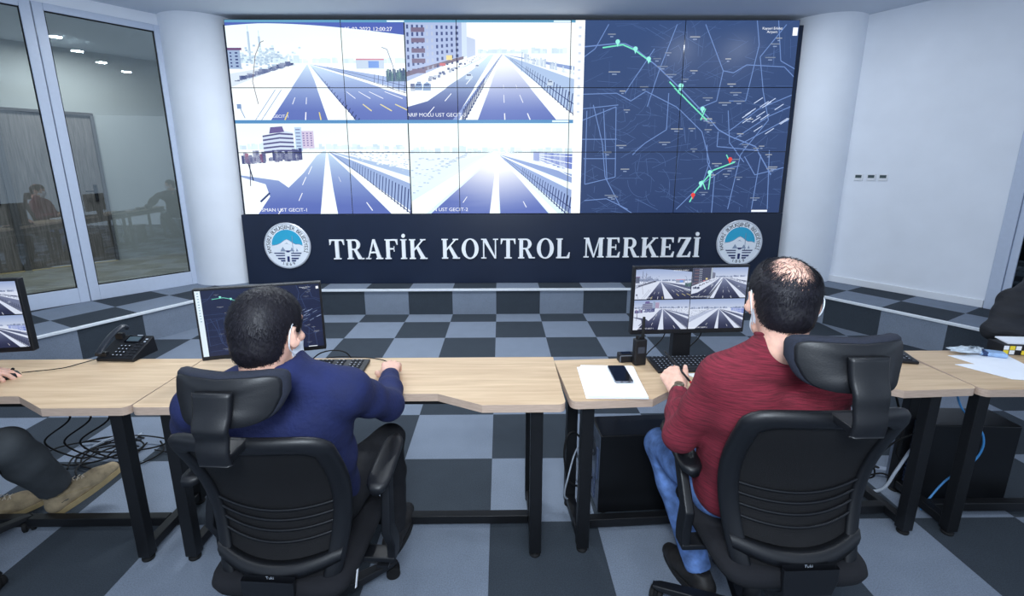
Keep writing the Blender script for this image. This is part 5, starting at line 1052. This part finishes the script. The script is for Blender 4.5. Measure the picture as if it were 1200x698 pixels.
def person(label, J, top_m, trouser_m, top='sweater', bounds=None, hands=None, legs=True, head=True, shoe=None, fold=.003, hair_kw=None, masked=True, seed=0, nk=0.058, aw=0, lw=0, cut=.01):
    P = J['pelvis']; N_ = J['neck']; root = empty('person', (P[0], P[1], 0), 0, label, 'person'); T0 = Matrix.Translation((-P[0], -P[1], 0))
    def A(p): return (p[0] - P[0], p[1] - P[1], p[2])
    Q = {k: (A(v) if isinstance(v, tuple) and len(v) == 3 else v) for k, v in J.items()}
    pel, nek, sl, sr, el, er, wl, wr = (Q[k] for k in ('pelvis', 'neck', 'shl', 'shr', 'ell', 'elr', 'wrl', 'wrr'))
    chest = lerp(pel, nek, .66); parts = []
    def torso(v, e):
        ax = np.array(sr) - np.array(sl); ax /= np.linalg.norm(ax)
        def off(p, d): return tuple(np.array(p) + ax * d)
        for s_ in (-1, 1):
            v.cone(off(pel, s_ * .075), off(lerp(pel, nek, .35), s_ * .065), .105 + e, .100 + e, .05); v.cone(off(lerp(pel, nek, .35), s_ * .065), off(chest, s_ * .08), .100 + e, .108 + e, .05)
            sh = sl if s_ < 0 else sr; v.cone(off(chest, s_ * .08), lerp(chest, sh, .62), .105 + e, .075 + e, .05); v.cone(lerp(nek, sh, .22), sh, .050 + e, .054 + e, .04)
    def arm(v, s_, e, to_hand=False):
        sh, elb, wr = (sl, el, wl) if s_ < 0 else (sr, er, wr_)
        v.cone(sh, lerp(sh, elb, .5), .056 + e, .050 + e + aw, .03); v.cone(lerp(sh, elb, .5), elb, .050 + e + aw, .043 + e, .02); v.cone(elb, lerp(elb, wr, .45), .043 + e, .039 + e, .02); v.cone(lerp(elb, wr, .45), wr, .039 + e, .026 + e * .9, .015)
    wr_ = wr
    def legsv(v, e, cut=True):
        for s_, k in ((-1, 'l'), (1, 'r')):
            hp, kn, an = Q['hip' + k], Q['kn' + k], Q['an' + k]; v.cone(hp, lerp(hp, kn, .5), .088 + e, .074 + e, .03); v.cone(lerp(hp, kn, .5), kn, .074 + e, .056 + e, .02); v.cone(kn, lerp(kn, an, .35), .055 + e, .056 + e, .02); v.cone(lerp(kn, an, .35), an, .056 + e, .036 + e * 1.5, .02)
    allp = [Q[k] for k in ('pelvis', 'neck', 'shl', 'shr', 'ell', 'elr', 'wrl', 'wrr')]; lo = np.min(allp, 0) - .17; hi = np.max(allp, 0) + np.array((.17, .17, .10))
    # body under the clothes
    lo2, hi2 = lo.copy(), hi.copy()
    if legs: lp = [Q[k] for k in ('hipl', 'hipr', 'knl', 'knr', 'anl', 'anr')]; lo2 = np.minimum(lo2, np.min(lp, 0) - .12); hi2 = np.maximum(hi2, np.max(lp, 0) + .12)
    v = Vol(lo2, hi2, .011); torso(v, -.012); arm(v, -1, -.009); arm(v, 1, -.009)
    if legs: legsv(v, -.010)
    HM0 = Matrix.Translation(A(J['head'])) @ Matrix.Rotation(R(J.get('yaw', 0)), 4, 'Z') @ Matrix.Rotation(R(J.get('pitch', 0)), 4, 'X'); nb = HM0 @ Vector((0, -.034, -.10)); v.cone((nek[0], nek[1], nek[2] - .04), tuple(nb), nk, .051, .03)
    V, F = v.mesh(); parts.append((V, F, 0))
    hp = J['head']; HM = Matrix.Translation(A(hp)) @ Matrix.Rotation(R(J.get('yaw', 0)), 4, 'Z') @ Matrix.Rotation(R(J.get('pitch', 0)), 4, 'X') @ Matrix.Rotation(R(J.get('roll', 0)), 4, 'Y')
    if J.get('hscale'): HM = HM @ Matrix.Scale(J['hscale'], 4)
    parts.append((xf(HEADV, HM), HEADF, 0))
    for key, wrp in (('l', wl), ('r', wr)):
        if hands and key in hands: side, curls, fwd, up, th = hands[key]; V, F = hand_mesh(side, curls, th); parts.append((xf(V, frame(wrp, fwd, up)), F, 0))
    body = mesh_obj('body', parts, [skin_m], root, 1)
    # top
    v = Vol(lo, hi, .0068); torso(v, .012); arm(v, -1, .010); arm(v, 1, .010)
    if top == 'jacket':
        for a in range(0, 360, 30): p = (nek[0] + .062 * math.cos(R(a)), nek[1] + .01 + .064 * math.sin(R(a)), nek[2] + .026 + .006 * math.sin(R(a))); q = (nek[0] + .062 * math.cos(R(a + 30)), nek[1] + .01 + .064 * math.sin(R(a + 30)), nek[2] + .026 + .006 * math.sin(R(a + 30))); v.cone(p, q, .012, .012, .02); v.cone((p[0], p[1], p[2] - .03), (q[0], q[1], q[2] - .03), .018, .018, .03)
    if top == 'sweater': v.cone((nek[0], nek[1] + .002, nek[2] - .03), (nek[0], nek[1] + .004, nek[2] + .030), nk + .016, nk + .008, .03); v.plane((nek[0], nek[1], nek[2] + .044), (0, .35, 1))
    v.folds(fold, 30, seed)
    # creases round the elbows
    v.plane((0, 0, Q['pelvis'][2] - .075), (0, 0, -1))
    for elb, wr__ in ((el, wl), (er, wr)): d = np.array(wr__) - np.array(elb); d /= np.linalg.norm(d); v.cut_near(np.array(wr__) - d * .012, d, .055)
    v.cone(lerp(nek, (nek[0], nek[1], nek[2] + .05), 0), (nek[0], nek[1] + .01, nek[2] + .15), nk - .006, nk + .004, .004, 'sub') if top == 'jacket' else v.cone((nek[0], nek[1] + .0, nek[2] + .028), (nek[0], nek[1] + .01, nek[2] + .2), nk - .004, nk + .012, .004, 'sub')
    V, F = v.mesh(); mesh_obj(top, [(V, F, 0)], [top_m], root, 2)
    if top == 'sweater':
        mb = MB(); mb.tube([(nek[0] + (nk + .004) * math.cos(R(a)), nek[1] + .006 + (nk + .006) * math.sin(R(a)), nek[2] + .040 - .020 * math.sin(R(a))) for a in range(0, 361, 15)], .007, 8, cap=False); mb.build('collar_band', top_m, root, smooth=True)
    if legs:
        lp = [Q[k] for k in ('pelvis', 'hipl', 'hipr', 'knl', 'knr', 'anl', 'anr')]; v = Vol(np.min(lp, 0) - .16, np.max(lp, 0) + .16, .0075)
        for s_ in (-1, 1): v.cone((pel[0] + s_ * .07, pel[1], pel[2] + .03), (pel[0] + s_ * .08, pel[1] + .03, pel[2] - .02), .108, .108, .04)
        legsv(v, .007 + lw); v.folds(fold * 1.1, 34, seed + 3)
        for k in 'lr': d = np.array(Q['an' + k]) - np.array(Q['kn' + k]); d /= np.linalg.norm(d); v.cut_near(np.array(Q['an' + k]) + d * cut, d, .09)
        v.plane((0, 0, pel[2] + .07), (0, 0, 1)); V, F = v.mesh(); mesh_obj('trousers', [(V, F, 0)], [trouser_m], root, 2)
        if shoe:
            for k in 'lr': shoe(root, A(Q_world(J, 'an' + k)), J['toe' + k], J.get('sup' + k, (0, 0, 1)), k)
    if masked: mask(root, HM)
    if hair_kw is not None: hair(root, HM, **hair_kw)
    return root
def Q_world(J, k): return J[k]
def make_shoe(upper_m, sole_m, lace_m, boot=False, L=.285, accent=None):
    def f(root, an, toe, up, k):
        M = frame(an, toe, up)     # ankle joint at the origin, toes along +y
        v = Vol((-.07, -.10, -.12), (.07, .24, .10), .0045); zb = -.085
        v.chain([(0, -.045, zb + .035), (0, .04, zb + .034), (0, .13, zb + .028), (0, .185, zb + .022)], [.036, .036, .042, .032], .02); v.cone((0, -.03, zb + .04), (0, -.012, 0 if not boot else .05), .034, .036 if not boot else .046, .03); v.cone((0, .03, zb + .05), (0, .11, zb + .035), .034, .034, .03)
        v.plane((0, 0, zb + .006), (0, 0, -1)); v.plane((0, 0, .0 if not boot else .055), (0, 0, 1)); V, F = v.mesh(); up_ = mesh_obj('shoe', [(xf(V, M), F, 0)], [upper_m], root, 1)
        out = []
        for i in range(32):
            a = 2 * math.pi * i / 32; y = .068 + .145 * math.sin(a); wd_ = .047 if y > .08 else .037 + .010 * max(0, min(1, (y + .07) / .15)); x = wd_ * math.copysign(abs(math.cos(a)) ** .75, math.cos(a)); out.append((x, y))
        mb = MB(); mb.prism(out, zb - .016, zb + .010, M); mb.build('sole', sole_m, root, bevel=.003)
        if accent:
            mb = MB(); mb.tube([M @ Vector(p) for p in catmull([(-.030, -.066, zb + .03), (-.008, -.083, zb + .034), (.018, -.078, zb + .03)], 4)], .004, 6); mb.build('heel_stripe', accent, root, smooth=True)
        if boot:
            mb = MB()
            for j in range(6): y = .045 + j * .016; z = zb + .096 - j * .0075; mb.tube([M @ Vector((-.022, y - .004, z)), M @ Vector((0, y, z + .006)), M @ Vector((.022, y + .004, z))], .0022, 6); mb.tube([M @ Vector((.022, y - .006, z)), M @ Vector((0, y + .002, z + .006)), M @ Vector((-.022, y + .008, z))], .0022, 6)
            mb.build('laces', lace_m, root, smooth=True)
            mb = MB()
            for s_ in (-1, 1): mb.tube([M @ Vector(p) for p in catmull([(s_ * .036, -.03, zb + .075), (s_ * .041, .03, zb + .055), (s_ * .046, .09, zb + .025)], 4)], .0022, 6); 
            mb.tube([M @ Vector(p) for p in catmull([(-.040, .12, zb + .03), (-.02, .115, zb + .062), (.02, .115, zb + .062), (.040, .12, zb + .03)], 5)], .002, 6); mb.build('seam', sole_m, root, smooth=True)
    return f
navy_fab = mat('navy_fleece', (22, 31, 74), .85, noise=.10, nscale=14, bump=.25, bscale=90)
black_fab = mat('black_cloth', (22, 23, 28), .85, noise=.12, nscale=12, bump=.2, bscale=60)
red_fab = mat('red_knit', (106, 29, 44), .9, noise=.22, nscale=40, stretch=(.5, .5, 6), bump=.3, bscale=160)
jean_m = mat('blue_denim', (92, 122, 176), .85, noise=.22, nscale=22, bump=.3, bscale=80)
grey_trs = mat('dark_grey_trousers', (60, 64, 68), .8, noise=.12, nscale=8, bump=.3, bscale=26)
jacket_b = mat('black_jacket', (28, 30, 36), .75, noise=.15, nscale=9, bump=.8, bscale=16, stretch=(.6, .6, 3))
boot_m = mat('tan_nubuck', (150, 134, 108), .85, noise=.10, nscale=30, bump=.2, bscale=120); sole_t = mat('tan_sole', (150, 132, 96), .6, noise=.06); lace_t = mat('lace_light', (196, 184, 166), .7)
shoe_b = mat('dark_sneaker', (36, 34, 34), .6, noise=.2, nscale=40); sole_b = mat('dark_sole', (26, 26, 28), .7); red_line = mat('red_plastic', (186, 40, 40), .4)
c_mouse = [(18, 28, 18), (16, 26, 18), (18, 30, 20), (24, 34, 22)]; c_fist = [(58, 62, 30), (66, 78, 40), (70, 82, 44), (72, 80, 44)]; c_rest = [(18, 26, 16)] * 4
# man in the navy jacket
personL = person('person seen from behind in a navy jacket and white mask, hand on a mouse',
    dict(pelvis=(-.685, 1.435, .51), neck=(-.662, 1.285, 1.048), head=(-.672, 1.300, 1.160), yaw=-13, pitch=-8, roll=0, hscale=1.02, shl=(-.905, 1.295, .935), shr=(-.480, 1.335, .955), ell=(-1.015, 1.40, .765), elr=(-.405, 1.54, .800),
         wrl=(-.86, 1.70, .795), wrr=(-.456, 1.790, .806), hipl=(-.78, 1.40, .51), hipr=(-.59, 1.40, .51), knl=(-.86, 1.80, .50), knr=(-.485, 1.83, .485), anl=(-.88, 1.86, .105), anr=(-.47, 1.76, .105), toel=(-.1, 1, 0), toer=(.1, 1, 0)),
    navy_fab, black_fab, 'jacket', nk=.060, hands=dict(r=(-1, c_mouse, (-.14, 1, .06), (0, -.1, 1), (.5, .2)), l=(1, c_rest, (.3, 1, -.12), (0, .1, 1), (.5, .3))), shoe=make_shoe(shoe_b, sole_b, lace_t), fold=.0052, seed=4,
    hair_kw=dict(prof=PROF, infl=.0105, n=9000, crown=(-.12, -.30, .95), seed=3, slen=.026, lift_=.0035))
# balding man in the red sweater
personR = person('balding person seen from behind in a dark red sweater, holding a pen',
    dict(pelvis=(.840, 1.385, .585), neck=(.800, 1.262, 1.118), head=(.806, 1.290, 1.250), yaw=-12, pitch=-8, hscale=1.015, shl=(.660, 1.285, 1.018), shr=(.975, 1.275, 1.015), ell=(.582, 1.375, .772), elr=(1.04, 1.36, .78),
         wrl=(.668, 1.625, .803), wrr=(.95, 1.63, .82), hipl=(.745, 1.42, .55), hipr=(.93, 1.42, .55), knl=(.668, 1.76, .495), knr=(1.03, 1.78, .53), anl=(.765, 1.53, .105), anr=(1.02, 1.80, .105), toel=(-.25, 1, -.12), toer=(.1, 1, 0)),
    red_fab, jean_m, 'sweater', nk=.056, hands=dict(l=(1, c_fist, (-.20, .78, .62), (-.45, -.55, .7), (.6, .5)), r=(-1, c_rest, (-.3, 1, -.1), (0, .1, 1), (.5, .3))), shoe=make_shoe(shoe_b, sole_b, lace_t, accent=red_line), fold=.0036, seed=9,
    hair_kw=dict(prof=PROF, infl=.0095, bald=((0, -.55, .95), 55), n=9000, crown=(0, -.25, .97), seed=6, slen=.030, lift_=.003), aw=-.003)
t = empty('wrist_watch_band', (0, 0, 0)); bpy.data.objects.remove(t)
def watch(parent, P, w, e, m1):
    M = frame((w[0] - P[0], w[1] - P[1], w[2]), (w[0] - e[0], w[1] - e[1], w[2] - e[2]), (0, 0, 1)); F = M @ Matrix.Translation((0, -.004, 0)) @ Matrix.Rotation(R(-90), 4, 'X')
    mb = MB(); mb.lathe([(.0295, -.009), (.0315, -.008), (.0315, .008), (.0295, .009)], 28, F, cap=False); b = mb.build('watch_strap', m1, parent, smooth=True)
    mb = MB(); mb.lathe([(.016, .0), (.018, .003), (.017, .008), (.014, .009)], 24, M @ Matrix.Translation((0, -.004, .029))); mb.build('watch_case', mat('watch_metal', (120, 112, 96), .3, metal=.7), parent, smooth=True)
watch(personR, (.840, 1.385), (.668, 1.625, .803), (.582, 1.375, .772), mat('watch_strap', (74, 66, 56), .5))
# person cut by the left edge: hand on a mouse, crossed leg with a tan boot
person0 = person('person cut by the left edge, in dark grey trousers and a tan boot',
    dict(pelvis=(-2.40, 1.55, .53), neck=(-2.44, 1.50, 1.05), head=(-2.44, 1.52, 1.20), yaw=-10, shl=(-2.64, 1.49, .97), shr=(-2.27, 1.51, .97), ell=(-2.74, 1.62, .78), elr=(-2.40, 1.66, .80),
         wrl=(-2.70, 1.86, .80), wrr=(-2.215, 1.825, .803), hipl=(-2.50, 1.55, .52), hipr=(-2.32, 1.55, .52), knl=(-2.55, 1.92, .53), knr=(-2.05, 1.76, .51), anl=(-2.40, 1.90, .12), anr=(-2.085, 1.955, .155), toel=(.75, .66, .05), toer=(.62, .66, .40), supr=(-.35, -.15, 1)),
    black_fab, grey_trs, 'sweater', hands=dict(r=(-1, c_mouse, (.85, .5, -.12), (0, 0, 1), (.5, .2)), l=(1, c_rest, (.2, 1, -.1), (0, .1, 1), (.5, .3))), shoe=make_shoe(boot_m, sole_t, lace_t, True), fold=.004, seed=12, lw=.012, cut=-.045,
    hair_kw=dict(prof=PROF, infl=.010, n=1500, seed=8))
# person cut by the right edge behind the end desk: black quilted sleeve
person3 = person('person in a black jacket cut by the right edge, behind the end desk',
    dict(pelvis=(3.30, 2.52, .60), neck=(3.22, 2.52, 1.12), head=(3.21, 2.50, 1.28), yaw=150, shl=(3.30, 2.70, 1.04), shr=(2.86, 2.38, 1.05), ell=(3.25, 2.75, .80), elr=(2.56, 2.28, .81),
         wrl=(3.15, 2.50, .82), wrr=(2.85, 2.10, .825), hipl=(3.36, 2.50, .58), hipr=(3.22, 2.42, .58), knl=(3.20, 2.36, .52), knr=(3.10, 2.30, .52), anl=(3.30, 2.50, .105), anr=(3.20, 2.46, .105), toel=(-.4, -1, 0), toer=(-.4, -1, 0)),
    jacket_b, black_fab, 'jacket', hands=dict(r=(1, c_rest, (.9, -.25, -.1), (0, 0, 1), (.5, .3))), shoe=make_shoe(shoe_b, sole_b, lace_t), fold=.012, seed=15,
    hair_kw=dict(prof=PROF, infl=.010, n=1500, seed=8), aw=.022)
for o in scene.objects:
    if o.type == 'LIGHT' or o.type == 'CAMERA': o['kind'] = 'helper'
